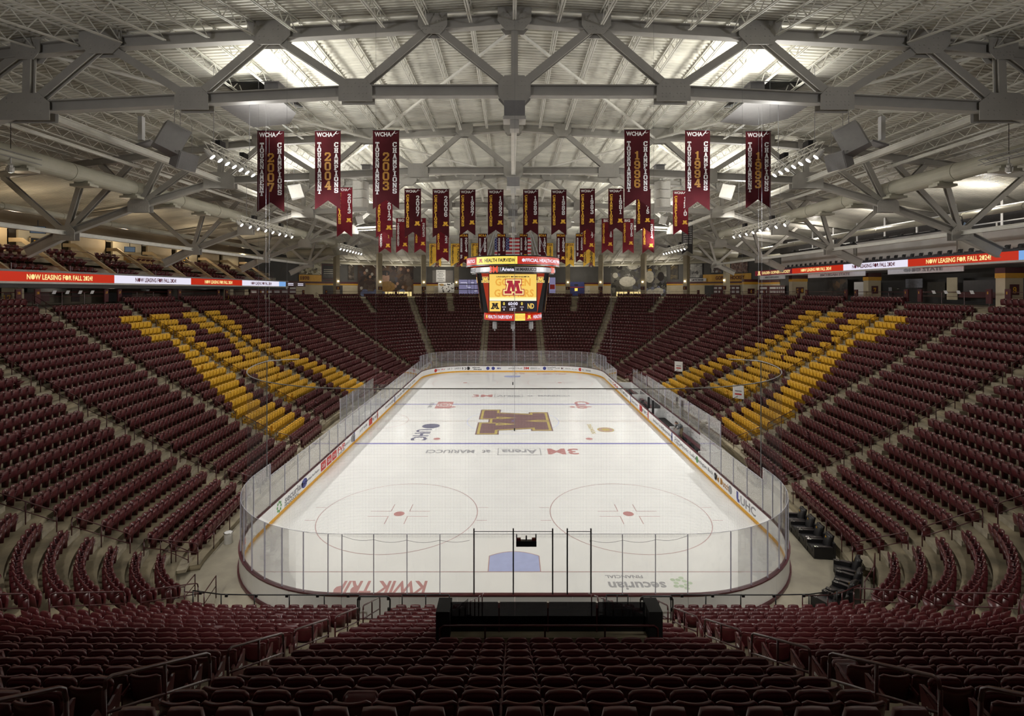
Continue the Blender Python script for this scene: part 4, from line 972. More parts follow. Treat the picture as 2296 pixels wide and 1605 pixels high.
# ---------------------------------------------------------------- handrails in the aisles
M_RAILS = [M_RAIL]
def aisle_name(s):
    q, far, side = stair_label(s)
    if q == 0: return ('far' if far else 'near')+f' {side} aisle beside the centre block'
    if q in (1, 2): return f"{'far' if far else 'near'} {side} {'outer' if q == 1 else 'inner'} corner aisle"
    o = (q-2) if not far else 9-q
    return f'{ORD[o]} {side} stand aisle from the camera'
def rail_frame(s, k0, k1, parent_name, lab, near, group):
    P = lambda k, h: cpt(s, k*ROWD-.1, zfloor(k, s)+h)
    a, b = P(k0, 0), P(k1, 0); m = P((k0+k1)/2, 0); H = .98
    root = empty(parent_name, a, label=lab, cat='handrail', group=group)
    L = lambda p: Vector(p)-a
    up = Vector((0, 0, 1)); ta = (b-a).normalized()
    r = .024 if near else .022; n = 8 if near else 5
    top = [L(a)+up*(H-.16), L(a)+up*(H-.03)+ta*.03, L(a)+up*H+ta*.12, L(b)+up*H-ta*.12, L(b)+up*(H-.03)-ta*.03, L(b)+up*(H-.16)]
    mid = [L(a)+up*.55, L(b)+up*.55]
    if near:
        build('top_rail', MB().tube(top, r, n), M_RAIL, root, smooth=True); build('mid_rail', MB().tube(mid, r*.85, n), M_RAIL, root, smooth=True)
        for q, h in ((a, H-.14), (m, H), (b, H-.14)): build('post', MB().tube([L(q)+up*-.0, L(q)+up*h], r, n), M_RAIL, root, smooth=True)
    else:
        mb = MB(); mb.tube(top, r, n); mb.tube(mid, r*.85, n)
        for q, h in ((a, H-.14), (m, H), (b, H-.14)): mb.tube([L(q), L(q)+up*h], r, n)
        build('rail_frame', mb, M_RAIL, root)
    return root
NRAIL = 0
for s in AISLES:
    x, y, nx, ny = curve(s)
    k0 = kfirst(s)-.3; j = 1
    while k0 < 19.5:
        k1 = min(k0+2.45, 21.3); p = cpt(s, k0*ROWD, zfloor(k0, s)); u, v, d = proj(p+Vector((0, 0, .8)))
        if y < 2 and k1 > 18: break
        if d > 1.5 and -250 < u < 2546 and v < 1800:
            rail_frame(s, k0, k1, 'aisle_handrail', f'maroon handrail, {aisle_name(s)}, {ORD[j]} up from the ice', d < 44, 'aisle handrails'); NRAIL += 1
        k0 += 3.05; j += 1
# guard rail along the front of the near end stand and the little gates in it
def guard(name, pts, H, lab, m=M_BLACK, mid=False, posts=True, r=.022, cat='railing', group=None):
    a = Vector(pts[0]); root = empty(name, a, label=lab, cat=cat, group=group); up = Vector((0, 0, 1)); Q = [Vector(p)-a for p in pts]
    build('top_rail', MB().tube([q+up*H for q in Q], r, 8), m, root, smooth=True)
    if mid: build('mid_rail', MB().tube([q+up*H*.55 for q in Q], r*.8, 8), m, root, smooth=True)
    if posts:
        for q in Q: build('post', MB().tube([q, q+up*(H-.005)], r, 8), m, root, smooth=True)
    return root
fp = lambda s, t=-.4: cpt(s, t, .81)
for sg, w_ in ((1, 'left'), (-1, 'right')):
    g = guard('front_guard_rail', [fp(sg*s) for s in np.linspace(5.8, 12.3, 6)], .95, f'black guard rail along the front row of the {w_} front block', group='front guard rails')
    mb = MB()
    for s in np.linspace(6.2, 11.9, 6): q = fp(sg*s)-Vector(g.location); mb.box(q+Vector((0, -.03, .93)), (.10, .05, .09))
    build('clamp', mb, M_BLACK, g)
    x0, x1 = (2.45, 4.2) if sg > 0 else (3.4, 4.2)
    guard('front_guard_rail', [fp(sg*s) for s in np.linspace(x0, x1, 3)], .95, f'short black guard rail beside the tunnel, {w_} half of the centre block', group='front guard rails')
    # tall black hoop gate in the aisle
    xa, xb = 4.45, 5.6; y0 = -2.15; o = empty('aisle_gate', (-sg*(xa+xb)/2, y0, .81), label=f'black hoop gate closing the {w_} aisle at the front of the centre block', cat='gate')
    hw = (xb-xa)/2; mb = MB(); mb.tube([(-hw, 0, 0), (-hw, 0, 1.30), (-hw+.04, 0, 1.38), (-hw+.12, 0, 1.41), (hw-.12, 0, 1.41), (hw-.04, 0, 1.38), (hw, 0, 1.30), (hw, 0, 0)], .028, 8); build('hoop', mb, M_BLACK, o, smooth=True)
    mb = MB(); mb.tube([(-hw, 0, .08), (hw, 0, .08)], .022, 6); build('bottom_bar', mb, M_BLACK, o)
    for a in (-1, 1):
        mb = MB(); mb.box((a*(hw-.04), 0, .95), (.09, .06, .12)); build('latch', mb, M_BLACK, o)
        mb = MB(); mb.box((a*(hw-.06), 0, 1.33), (.09, .05, .09)); build('corner_block', mb, M_BLACK, o)
# side walkway rails by the corner stairs
gp = lambda pts: [Vector(p) for p in pts]
guard('corner_rail', [cpt(18.75, -1.7, 0), cpt(18.75, -1.2, .35), cpt(18.75, -.6, .7)], .95, 'maroon stair rail at the foot of the left inner corner aisle', M_RAIL, True)
guard('corner_rail', [cpt(12.9, -.5, .6), cpt(12.9, -1.3, .1), cpt(14.2, -2.4, 0)], .95, 'maroon rail turning the corner by the left front block', M_RAIL, True)
guard('corner_rail', [cpt(13.9, -.5, .5), cpt(14.3, -1.2, .1), cpt(15.4, -1.9, 0)], .95, 'maroon rail at the bottom of the left outer corner stairs', M_RAIL, True)
guard('corner_rail', [cpt(20.6, -2.3, .27), cpt(22.5, -2.3, .27), cpt(24.5, -2.3, .27)], .9, 'maroon rail in front of the first row at the left corner', M_RAIL, False)
guard('corner_rail', [cpt(-14.2, -.6, .5), cpt(-13.1, -.75, .4), cpt(-12.0, -.55, .6), cpt(-10.8, -.5, .7)], .95, 'maroon rail sweeping behind the lower recliners to the front block', M_RAIL, False)
guard('corner_rail', [cpt(-17.6, -.55, .6), cpt(-16.2, -.6, .6), cpt(-14.6, -.6, .5)], .95, 'maroon rail rising beside the right corner block', M_RAIL, False)
guard('corner_rail', [cpt(-19.9, -1.35, .5), cpt(-21.5, -1.35, .5), cpt(-23.5, -1.35, .5), cpt(-25.5, -1.35, .5)], .95, 'maroon rail sloping behind the upper recliners', M_RAIL, False)
for nm, s_, t_, lab in (('waste_bin', 21.7, -2.55, 'small white bin standing in front of the first row at the left corner'), ('waste_bin', 14.9, -1.0, 'white bin below the left outer corner stairs')):
    mb = MB(); mb.tube([(0, 0, 0), (0, 0, .55)], .2, 16); o = tag(build(nm, mb, M_WHITE, loc=cpt(s_, t_, 0)), lab, 'bin')
    build('rim', MB().tube([(.21*math.cos(a*PI/8), .21*math.sin(a*PI/8), .55) for a in range(16)], .02, 5, True), M_CHROME, o)
# ---------------------------------------------------------------- tunnel through the near stand
tn = empty('tunnel_enclosure', (.75, -8.0, 4.3), label='open black tunnel with tinted glass screens in the middle of the near stand', cat='tunnel')
ox = Vector(tn.location)
def tb(name, x0, x1, y0, y1, z0, z1, m, **k): mb = MB(); mb.bx(x0-ox.x, x1-ox.x, y0-ox.y, y1-ox.y, z0-ox.z, z1-ox.z); return build(name, mb, m, tn, **k)
M_SCREEN = mat('black_screen_fabric', (.006, .006, .006, 1), .8, noise=.2, scale=20)
tb('parapet', -1.85, 3.30, -8.22, -7.9, 0, 4.92, M_CONC, label='concrete parapet')
tb('tunnel_floor', -1.6, 3.1, -7.9, -1.4, 0, .05, M_SCREEN)
tb('inner_screen', -1.6, 3.1, -7.89, -7.86, .05, 4.9, M_SCREEN)
Rx = Matrix(((0, 0, 1), (1, 0, 0), (0, 1, 0)))
for sx, x in ((-1, -1.74), (1, 3.24)):
    mb = MB(); mb.prism([(-8.1-ox.y, -ox.z), (-1.5-ox.y, -ox.z), (-1.5-ox.y, 1.15-ox.z), (-8.1-ox.y, 4.45-ox.z)], -.14, .14, Rx, (x-ox.x, 0, 0)); build('side_wall', mb, M_SCREEN, tn)
    mb = MB(); mb.prism([(-8.1-ox.y, 4.45-ox.z), (-1.5-ox.y, 1.15-ox.z), (-1.5-ox.y, 1.75-ox.z), (-8.1-ox.y, 5.3-ox.z)], -.012, .012, Rx, (x-ox.x, 0, 0)); build('side_glass', mb, M_TINT, tn)
    tb('padded_corner', x-.16, x+.16, -8.3, -7.75, 4.92, 5.58, M_SCREEN)
for i in range(4):
    x0 = -1.6+i*1.17; tb('tinted_pane', x0+.012, x0+1.158, -8.0, -7.98, 4.92, 5.62, M_TINT, label='tinted glass pane')
    if i: tb('pane_clip', x0-.025, x0+.025, -8.03, -7.95, 5.5, 5.63, M_CHROME); tb('mullion', x0-.014, x0+.014, -8.02, -7.96, 4.92, 5.55, M_RAILTOP)
tb('fabric_band', -1.6, 3.1, -7.97, -7.95, 4.9, 5.26, M_SCREEN)
mb = MB()
mb.tube([(-1.8-ox.x, -8.3-ox.y, 4.3-ox.z), (-1.8-ox.x, -8.3-ox.y, 5.20-ox.z), (-1.72-ox.x, -8.3-ox.y, 5.26-ox.z), (3.2-ox.x, -8.3-ox.y, 5.26-ox.z), (3.28-ox.x, -8.3-ox.y, 5.20-ox.z), (3.28-ox.x, -8.3-ox.y, 4.3-ox.z)], .026, 8); build('guard_rail', mb, M_RAIL, tn, smooth=True)
for x in (-.75, .65, 2.05): build('rail_post', MB().tube([(x-ox.x, -8.3-ox.y, 4.4-ox.z), (x-ox.x, -8.3-ox.y, 5.25-ox.z)], .022, 8), M_RAIL, tn)
for sx, xb in ((-1, -1.45), (1, 2.95)):
    for i in range(6):
        y = -7.3+i*.95; z = 5.0-i*.5; x = xb-sx*.06*i
        hp = MB(); hp.tube([(x-ox.x, y-ox.y, z-ox.z-1.2), (x-ox.x, y-ox.y, z-ox.z-.1), (x-ox.x, y+.06-ox.y, z-ox.z), (x-ox.x, y+.7-ox.y, z-ox.z-.36)], .022, 6); build('stair_rail', hp, M_RAIL, tn, smooth=True)
# ---------------------------------------------------------------- leather recliners at the right corner
def recliner_meshes():
    D = {}
    m = MB(); m.bx(-.48, .48, -.42, .45, .02, .26); D['base'] = [m]
    m = MB(); m.grid(lambda u, v: (-.30+.60*u, -.30+.78*v, .30+.13+.035*math.sin(PI*u)*math.sin(PI*min(1, v*1.1))), 6, 6, (0, 0, -.16)); D['seat_cushion'] = [m]
    m = MB(); m.grid(lambda u, v: ((u-.5)*(.60-.10*v*v), -.22-.18*v+.09*math.sin(PI*u)*(.6+.4*math.sin(PI*v)), .42+.66*v), 6, 6, (0, -.16, 0)); D['back_cushion'] = [m]
    for sx in (-1, 1):
        m = MB(); m.bx(sx*.39-.09, sx*.39+.09, -.40, .47, .02, .58); D.setdefault('armrest', []).append(m)
    m = MB(); m.bx(-.46, .46, -.52, -.42, .02, .80); D['back_shell'] = [m]
    return D
RM = {k: [x.mesh(k, M_LEATHER, k in ('seat_cushion', 'back_cushion')) for x in v] for k, v in recliner_meshes().items()}
me_cup = MB()
for sx in (-1, 1):
    for i in range(12):
        a, b = 2*PI*i/12, 2*PI*(i+1)/12; me_cup.quad(*[(sx*.39+r_*math.cos(t), .34+r_*math.sin(t), .583) for r_, t in ((.055, a), (.075, a), (.075, b), (.055, b))])
me_cup = me_cup.mesh('cup_holder', M_CHROME)
mbl = MB(); emblem(mbl, lambda a, b: (a, -.275+.012-.0, .90+b), 0, 0, .17); me_log = mbl.mesh('letter_emblem', M_LG)
me_pad = MB().bx(-.08, .08, -.35, .24, .58, .60).mesh('arm_pad', mat('arm_leather', (.03, .024, .024, 1), .3, noise=.2, scale=6))
RCP = [(1783, 1162, 24.9, -62), (1800, 1183, 24.2, -62), (1822, 1206, 23.4, -62), (1838, 1232, 22.6, -62), (1838, 1268, 21.7, -112+0), (1826, 1289, 21.2, -118), (1812, 1310, 20.7, -122), (1795, 1333, 20.2, -126)]
REC = []
for i in range(4):
    s = -23.6+i*1.0; x, y, nx, ny = curve(s); REC.append((cpt(s, -2.05, 0), math.atan2(-ny, -nx)-PI/2))
for i in range(4):
    s = -18.0+i*1.45; x, y, nx, ny = curve(s); REC.append((cpt(s, -1.55, 0), math.atan2(-ny, -nx)-PI/2))
for i, (p, rz) in enumerate(REC):
    g = 'upper' if i < 4 else 'lower'; j = i % 4
    o = empty('recliner', p, rz, label=f"black leather recliner, {g} group at the right corner, {ORD[j+1]} from the far end", cat='armchair', group='leather recliners by the glass')
    for k, ms in RM.items():
        for me_ in ms: put(k, me_, o)
    put('cup_holder', me_cup, o, label='chrome cup holders'); put('arm_pad', me_pad, o, (.39, 0, 0)); put('arm_pad', me_pad, o, (-.39, 0, 0)); put('letter_emblem', me_log, o, label='small gold letter emblem')
# ---------------------------------------------------------------- players' benches on the right, penalty boxes on the left
bn = empty('bench_enclosure', (14.7, 31.5, 0), label='white walled players bench enclosure behind the right boards, with tall back glass', cat='enclosure'); B0 = Vector(bn.location)
def bb(name, x0, x1, y0, y1, z0, z1, m, **k): mb = MB(); mb.bx(x0-B0.x, x1-B0.x, y0-B0.y, y1-B0.y, z0-B0.z, z1-B0.z); return build(name, mb, m, bn, **k)
M_RUB = mat('black_rubber', (.018, .018, .018, 1), .8, noise=.2, scale=8)
bb('rubber_floor', 13.72, 15.35, 17.6, 45.4, 0, .25, M_RUB)
yy = [17.4, 24.2, 31.0, 38.0, 45.5]
for a, b in zip(yy, yy[1:]):
    bb('back_wall', 15.35, 15.47, a+.02, b-.02, 0, 1.25, M_WHITE); bb('wall_cap', 15.32, 15.50, a+.02, b-.02, 1.25, 1.31, M_RAILTOP)
    y = a+.05
    while y+2.1 < b:
        bb('tall_pane', 15.40, 15.42, y, y+2.16, 1.31, 3.35 if b < 44 else 3.1, M_GLASS); bb('pane_post', 15.38, 15.44, y-.03, y+.0, 1.31, 3.35, M_STANCH); y += 2.2
for y in yy: bb('end_wall', 13.75, 15.35, y-.06, y+.06, 0, 1.15, M_WHITE)
for a, b in zip(yy, yy[1:]): bb('end_pane', 13.9, 15.3, a-.01, a+.01, 1.15, 2.9, M_GLASS)
for y in (30.2, 31.8): bb('gate_post', 13.85, 14.05, y-.08, y+.08, .2, 2.15, M_BLACK, label='black padded gate post')
for i, y in enumerate(np.linspace(18.5, 44, 30)): bb('dash_print', 15.335, 15.345, y, y+.35, .78+.14*(i % 2), .82+.14*(i % 2), M_LGY)
bb('wall_poster', 15.33, 15.345, 32.4, 34.6, .35, 1.1, M_LK, label='dark poster panel'); bb('wall_poster', 15.33, 15.345, 35.0, 36.9, .35, 1.1, M_LGY); bb('wall_poster', 15.33, 15.345, 38.5, 40.6, .35, 1.1, M_LGY)
for j, (a, b) in enumerate(((18.6, 25.8), (32.6, 36.2), (37.0, 43.4))):
    o = empty('players_bench', (14.75, (a+b)/2, .25), label=f'maroon topped players bench behind the right boards, {ORD[j+1]} from the camera', cat='bench', group='players benches')
    h = (b-a)/2; mb = MB(); mb.bx(-.17, .17, -h, h, .40, .46); build('seat', mb, M_RAILTOP, o)
    for y in np.linspace(-h+.2, h-.2, 5):
        mb = MB(); mb.bx(-.15, .15, y-.03, y+.03, 0, .40); build('leg', mb, M_LGY, o)
pb = empty('penalty_box', (-14.7, 30.5, 0), label='white walled penalty box behind the left boards with tall glass at its back', cat='enclosure'); B1 = Vector(pb.location)
def pbx(name, x0, x1, y0, y1, z0, z1, m, **k): mb = MB(); mb.bx(x0-B1.x, x1-B1.x, y0-B1.y, y1-B1.y, z0, z1); return build(name, mb, m, pb, **k)
for a, b in ((25.0, 28.6), (28.6, 32.4), (32.4, 36.0)):
    pbx('back_wall', -15.5, -15.4, a+.02, b-.02, 0, 1.2, M_WHITE); pbx('wall_cap', -15.52, -15.38, a+.02, b-.02, 1.2, 1.26, M_RAILTOP)
    for y in np.arange(a+.05, b-1.7, 1.77): pbx('tall_pane', -15.46, -15.44, y, y+1.74, 1.26, 3.4, M_GLASS); pbx('pane_post', -15.48, -15.42, y-.03, y, 1.26, 3.4, M_STANCH)
for y in (25.0, 28.6, 32.4, 36.0): pbx('side_wall', -15.4, -13.75, y-.05, y+.05, 0, 1.1, M_WHITE); pbx('side_pane', -15.3, -13.9, y-.01, y+.01, 1.1, 2.7, M_GLASS)
pbx('table', -15.0, -14.3, 29.2, 31.8, .72, .78, M_WHITE); pbx('box_floor', -15.4, -13.72, 25, 36, 0, .2, M_RUB)
# ---------------------------------------------------------------- person leaning at the players' bench
def skin(name, pts, edges, m, parent, sub=2):
    me = bpy.data.meshes.new(name); me.from_pydata([p[:3] for p in pts], edges, []); o = put(name, me, parent); me.materials.append(m)
    sk = o.modifiers.new('skin', 'SKIN'); sk.use_smooth_shade = True
    for i, p in enumerate(pts): me.skin_vertices[0].data[i].radius = (p[3], p[3] if len(p) < 5 else p[4])
    me.skin_vertices[0].data[0].use_root = True
    sb = o.modifiers.new('sub', 'SUBSURF'); sb.levels = sub; sb.render_levels = sub; return o
M_JACKET = mat('grey_jacket', (.13, .135, .14, 1), .7, noise=.4, scale=7, bump=.3); M_KHAKI = mat('khaki_cloth', (.26, .20, .12, 1), .8, noise=.2, scale=6)
M_SKIN = mat('skin', (.55, .33, .24, 1), .55, noise=.06, scale=5); M_HAIR = mat('dark_hair', (.03, .02, .015, 1), .6, noise=.3, scale=20)
pe = empty('person', (14.55, 23.6, .25), math.radians(95), label='person in a grey puffy jacket and khaki trousers bending over at the players bench', cat='person')
# body: pelvis root, facing +y locally, bent forward
body = [(0, -.08, .92, .15), (0, .02, 1.08, .16), (0, .16, 1.22, .18), (0, .27, 1.32, .17), (0, .36, 1.38, .07), (0, .42, 1.40, .06),
        (-.09, -.06, .88, .10), (-.11, .02, .50, .075), (-.11, -.04, .10, .05), (-.11, .08, .04, .045), (.09, -.06, .88, .10), (.11, .02, .50, .075), (.11, -.04, .10, .05), (.11, .08, .04, .045),
        (-.20, .25, 1.32, .085), (-.30, .33, 1.06, .065), (-.17, .50, .90, .045), (.20, .25, 1.32, .085), (.30, .33, 1.06, .065), (.17, .50, .90, .045)]
eb = [(0, 1), (1, 2), (2, 3), (3, 4), (4, 5), (0, 6), (6, 7), (7, 8), (8, 9), (0, 10), (10, 11), (11, 12), (12, 13), (3, 14), (14, 15), (15, 16), (3, 17), (17, 18), (18, 19)]
skin('body', body, eb, M_KHAKI, pe)
jk = [(0, -.06, .95, .18), (0, .02, 1.08, .20), (0, .16, 1.22, .22), (0, .28, 1.33, .20), (-.21, .25, 1.32, .11), (-.31, .33, 1.06, .09), (-.20, .46, .94, .07), (.21, .25, 1.32, .11), (.31, .33, 1.06, .09), (.20, .46, .94, .07)]
skin('jacket', jk, [(0, 1), (1, 2), (2, 3), (3, 4), (4, 5), (5, 6), (3, 7), (7, 8), (8, 9)], M_JACKET, pe)
mb = MB(); mb.grid(lambda u, v: (.095*math.sin(PI*v)*math.cos(2*PI*u), .46+.11*math.sin(PI*v)*math.sin(2*PI*u), 1.40-.125*math.cos(PI*v)), 12, 8); hd = build('head', mb, M_SKIN, pe, smooth=True)
mb = MB(); mb.grid(lambda u, v: (.105*math.sin(PI*v*.55)*math.cos(2*PI*u), .445+.12*math.sin(PI*v*.55)*math.sin(2*PI*u), 1.405+.135*math.cos(PI*v*.55)), 12, 5); build('hair', mb, M_HAIR, pe, smooth=True)
mb = MB(); mb.box((0, .575, 1.38), (.026, .04, .04)); build('nose', mb, M_SKIN, hd)
for sx in (-1, 1):
    mb = MB(); mb.box((sx*.036, .562, 1.41), (.022, .014, .012)); build('eye', mb, M_HAIR, hd); mb = MB(); mb.box((sx*.10, .46, 1.40), (.016, .04, .06)); build('ear', mb, M_SKIN, hd)
    hb = [(sx*.19, .50, .90, .034), (sx*.18, .55, .85, .036)]; ed = [(0, 1)]
    for f_ in range(4):
        b0 = len(hb); xx = sx*.18+(f_-1.5)*.02; ln = (.07, .08, .076, .06)[f_]; hb += [(xx, .57, .82, .010), (xx, .585, .82-ln*.6, .009), (xx, .58, .82-ln, .008)]; ed += [(1, b0), (b0, b0+1), (b0+1, b0+2)]
    b0 = len(hb); hb += [(sx*.18-sx*.045, .545, .86, .011), (sx*.18-sx*.06, .57, .83, .009)]; ed += [(0, b0), (b0, b0+1)]
    skin('hand', hb, ed, M_SKIN, pe, 1)
# ---------------------------------------------------------------- banners hung from the roof
def banner(u0, u1, v0, v1, d, clothm, lab, rows, notch=.17, name='championship_banner', group=None, sway=0.0):
    """rows: (kind, text, material, x, y, w, h, vertical) in sheet units, x 0..1 from the reader's left, y 0..H downwards in widths"""
    a, b = at(u0, v0, d), at(u1, v1, d); wd = b.x-a.x; ht = a.z-b.z; c = ((a.x+b.x)/2, a.y, a.z)
    o = empty(name, c, label=lab, cat='banner', group=group); nt = wd*notch*2.1
    m = MB(); n = 8
    ph = random.random()*6
    wave = lambda x, z: .03*math.sin(3.2*x/wd+ph+z*.6)*min(1, -z/ht*1.5+.1)+sway*(-z/ht)
    vs = []; fs = []
    for j in range(n+1):
        for i in range(9):
            x = (i/8-.5)*wd; f = j/n; zb = -ht+nt*(1-abs(2*i/8-1)); z = zb*f; vs.append((x, wave(x, z), z))
    fs = [(j*9+i, (j+1)*9+i, (j+1)*9+i+1, j*9+i+1) for j in range(n) for i in range(8)]
    m.add(vs, fs); nv = len(vs); m.add([(x, y+.006, z) for x, y, z in vs], [tuple(reversed(f)) for f in fs]); build('cloth', m, clothm, o, smooth=True)
    mb = MB(); mb.tube([(-wd/2-.03, 0, 0), (wd/2+.03, 0, 0)], .022, 6); build('top_rod', mb, M_BLACK, o)
    fn = lambda x, z: (x, wave(x, z)-.012, z)
    groups = {}
    for kind, t, lm, x, y, w_, h_, vert in rows:
        mb = groups.setdefault(lm.name, (MB(), lm))[0]
        if kind == 'slab':
            if vert: slab(mb, t, fn, (x-.5)*wd-w_*wd/2, -y*wd-h_*wd, w_*wd, h_*wd, vert, vertical=True)
            else:
                n_ = len(t); tot = n_*w_*wd*1.12; slab(mb, t, fn, (x-.5)*wd-tot/2, -y*wd-h_*wd, w_*wd, h_*wd, .12)
        elif kind == 'text': text_to(mb, t, fn, w_*wd, h_*wd, cx=(x-.5)*wd, cy=-(y+h_/2)*wd)
        elif kind == 'M': emblem(mb, fn, (x-.5)*wd, -(y+.35*w_)*wd, w_*wd)
        elif kind == 'skate':
            for p in ([(0, 0), (.3, .25), (.45, .2), (.2, -.1)], [(.3, .25), (.5, .5), (.62, .42), (.45, .2)], [(.5, .3), (.75, .2), (.72, .14), (.48, .2)], [(.2, -.1), (-.1, -.25), (0, -.3), (.3, -.05)], [(.55, .5), (.68, .5), (.68, .62), (.55, .62)], [(.7, .15), (1.1, .35), (1.1, .32), (.72, .1)]):
                mb.add([fn((x-.5)*wd+a_*w_*wd, -(y)*wd+b_*w_*wd) for a_, b_ in p], [(0, 1, 2, 3)])
    for mb, lm in groups.values(): build('lettering', mb, lm, o)
    return o
def head(): return [('text', 'WCHA', M_LW, .38, .07, .62, .17, 0), ('skate', '', M_LW, .70, .16, .22, 0, 0)]
def tour(year): return head()+[('slab', 'TOURNAMENT', M_LW, .17, .45, .15, .178, .13), ('slab', 'CHAMPIONS', M_LW, .83, .45, .16, .19, .16), ('slab', year, M_LGD, .5, .84, .25, .335, .10)]
T0 = 29.5
for bi_, (u0, u1, v0, v1, y) in enumerate(((577, 637, 293, 475, '2007'), (706, 764, 293, 470, '2004'), (836, 895, 292, 469, '2003'), (1400, 1457, 291, 466, '1996'), (1536, 1592, 292, 472, '1994'), (1672, 1728, 294, 467, '1993'))):
    banner(u0, u1, v0, v1, T0, M_CLOTH, f'large dark maroon tournament banner, gold year {y}, {ORD[bi_+1]} of six from the left', tour(y), group='large tournament banners')
def champ(y): return head()+[('slab', 'CHAMPIONS', M_LG, .19, .36, .17, .198, .13), ('slab', y, M_LW, .80, .42, .20, .285, .13), ('M', '', M_LG, .78, 1.98, .36, 0, 0)]
T2_ = 48.6
for bi_, (u0, u1, v0, v1, y, cl) in enumerate(((755, 790, 420, 531, '2013', M_CLOTHR), (843, 880, 432, 533, '2012', M_CLOTHR), (907, 944, 423, 533, '2007', M_CLOTH), (970, 1007, 424, 533, '2006', M_CLOTH), (1031, 1066, 425, 528, '1997', M_CLOTH), (1094, 1129, 425, 528, '1992', M_CLOTH),
        (1173, 1207, 425, 528, '1989', M_CLOTH), (1236, 1270, 425, 527, '1988', M_CLOTH), (1300, 1334, 423, 525, '1983', M_CLOTH), (1364, 1398, 423, 523, '1981', M_CLOTH), (1426, 1459, 424, 522, '1975', M_CLOTH), (1509, 1543, 427, 527, '1970', M_CLOTHR))):
    banner(u0, u1, v0, v1, T2_, cl, f'slim maroon league champions banner, white year {y}, {ORD[bi_+1]} of twelve from the left', champ(y), .17, group='league champions banners')
def bigten(left, year, gold=True): return [('text', 'BIG', M_LW, .42, .06, .5, .24, 0), ('slab', left, M_LG if gold else M_LW, .18, .42, .17, .17, .13), ('slab', year, M_LW if gold else M_LGD, .80, .42, .2, .27, .13), ('M', '', M_LG, .74, 2.05, .4, 0, 0)]
T3_ = 66
for bi_, (u0, u1, v0, v1, y, w_) in enumerate(((849, 877, 489, 567, '2021', 1), (888, 915, 489, 567, '2015', 1), (929, 955, 489, 567, '2023', 0), (978, 1006, 500, 587, '2022', 0), (1306, 1333, 490, 568, '2017', 0), (1349, 1375, 490, 568, '2016', 0), (1396, 1421, 490, 568, '2015', 0), (1440, 1467, 491, 568, '2014', 0))):
    rows = bigten('TOURNAMENT' if w_ else 'CHAMPIONS', y, not w_)
    banner(u0, u1, v0, v1, T3_, M_CLOTHR, f"bright maroon conference {'tournament' if w_ else 'champions'} banner dated {y}, {ORD[bi_+1]} of eight from the left", rows, group='conference banners')
banner(1529, 1553, 494, 570, T3_, M_CLOTHK, 'black banner listing many white seasons, beneath the right banners', [('text', 'BIG', M_LW, .5, .1, .7, .22, 0)]+[('slab', str(1953+i*4)+'-'+str(54+i*4), M_LW, .5, .45+i*.2, .11, .13, 0) for i in range(9)], name='season_banner')
T4_ = 71
def runner(y): return [('slab', 'NCAA', M_LG, .5, .06, .2, .24, 0), ('slab', 'RUNNERS', M_LW, .22, .5, .2, .2, .13), ('slab', 'UP', M_LW, .22, 2.36, .2, .2, .13), ('slab', y, M_LW, .76, .45, .26, .36, .13), ('M', '', M_LG, .72, 2.55, .46, 0, 0)]
for bi_, (u0, u1, v0, v1, y) in enumerate(((1030, 1050, 524, 594, '2014'), (1072, 1092, 524, 594, '1989'), (1115, 1134, 524, 592, '1981'), (1165, 1183, 524, 592, '1975'), (1206, 1226, 524, 594, '1971'), (1248, 1268, 524, 593, '1954'), (1291, 1309, 524, 588, '1953'))):
    banner(u0, u1, v0, v1, T4_, M_CLOTH, f'narrow maroon runners up banner dated {y} by the scoreboard, {ORD[bi_+1]} of seven from the left', runner(y), .16, group='runners up banners')
def ncaa(y): return [('slab', 'NCAA', M_LM, .55, .08, .17, .22, 0), ('slab', 'CHAMPIONS', M_LK, .16, .1, .15, .165, .10), ('slab', y, M_LK, .68, .45, .22, .29, .1), ('M', '', M_LM, .66, 1.68, .46, 0, 0)]
for bi_, (u0, u1, v0, v1, y) in enumerate(((963, 989, 546, 598, '2003'), (1011, 1037, 546, 598, '2002'), (1057, 1076, 545, 590, '1979'), (1221, 1240, 545, 590, '1976'), (1268, 1287, 545, 598, '1974'), (1308, 1334, 545, 598, '1940'))):
    banner(u0, u1, v0, v1, 75, M_CLOTHG, f'yellow national champions banner dated {y}, {ORD[bi_+1]} of six from the left', ncaa(y), .18, group='yellow national champions banners')
# stars and stripes
a, b = at(1109, 533, 79), at(1191, 585, 79); fw, fh = b.x-a.x, a.z-b.z; fo = empty('national_flag', ((a.x+b.x)/2, a.y, a.z), label='red and white striped national flag with a blue starred corner hung behind the scoreboard', cat='flag')
for i in range(13):
    mb = MB(); z0 = -fh*i/13; z1 = -fh*(i+1)/13; mb.bx(-fw/2 if i > 6 else -fw/2+fw*.4, fw/2, -.01, .01, z1, z0); build('stripe', mb, mat('flag_red', (.42, .02, .03, 1), .7, noise=.1) if i % 2 == 0 else M_LW, fo)
mb = MB(); mb.bx(-fw/2, -fw/2+fw*.4, -.012, .012, -fh*7/13, 0); build('canton', mb, mat('flag_blue', (.02, .03, .16, 1), .7, noise=.1), fo)
mb = MB()
for r in range(9):
    for c_ in range(6 if r % 2 == 0 else 5):
        x = -fw/2+fw*.4*((c_+(.5 if r % 2 == 0 else 1))/6); z = -fh*7/13*(r+.7)/9.4; k = fw*.017
        mb.add([(x+(k if q % 2 == 0 else k*.45)*math.sin(q*PI/5), -.016, z+(k if q % 2 == 0 else k*.45)*math.cos(q*PI/5)) for q in range(10)], [tuple(range(10))])
build('stars', mb, M_LW, fo, kind='stuff')
mb = MB(); mb.tube([(-fw/2-.05, 0, .02), (fw/2+.05, 0, .02)], .04, 6); build('top_rod', mb, M_BLACK, fo)
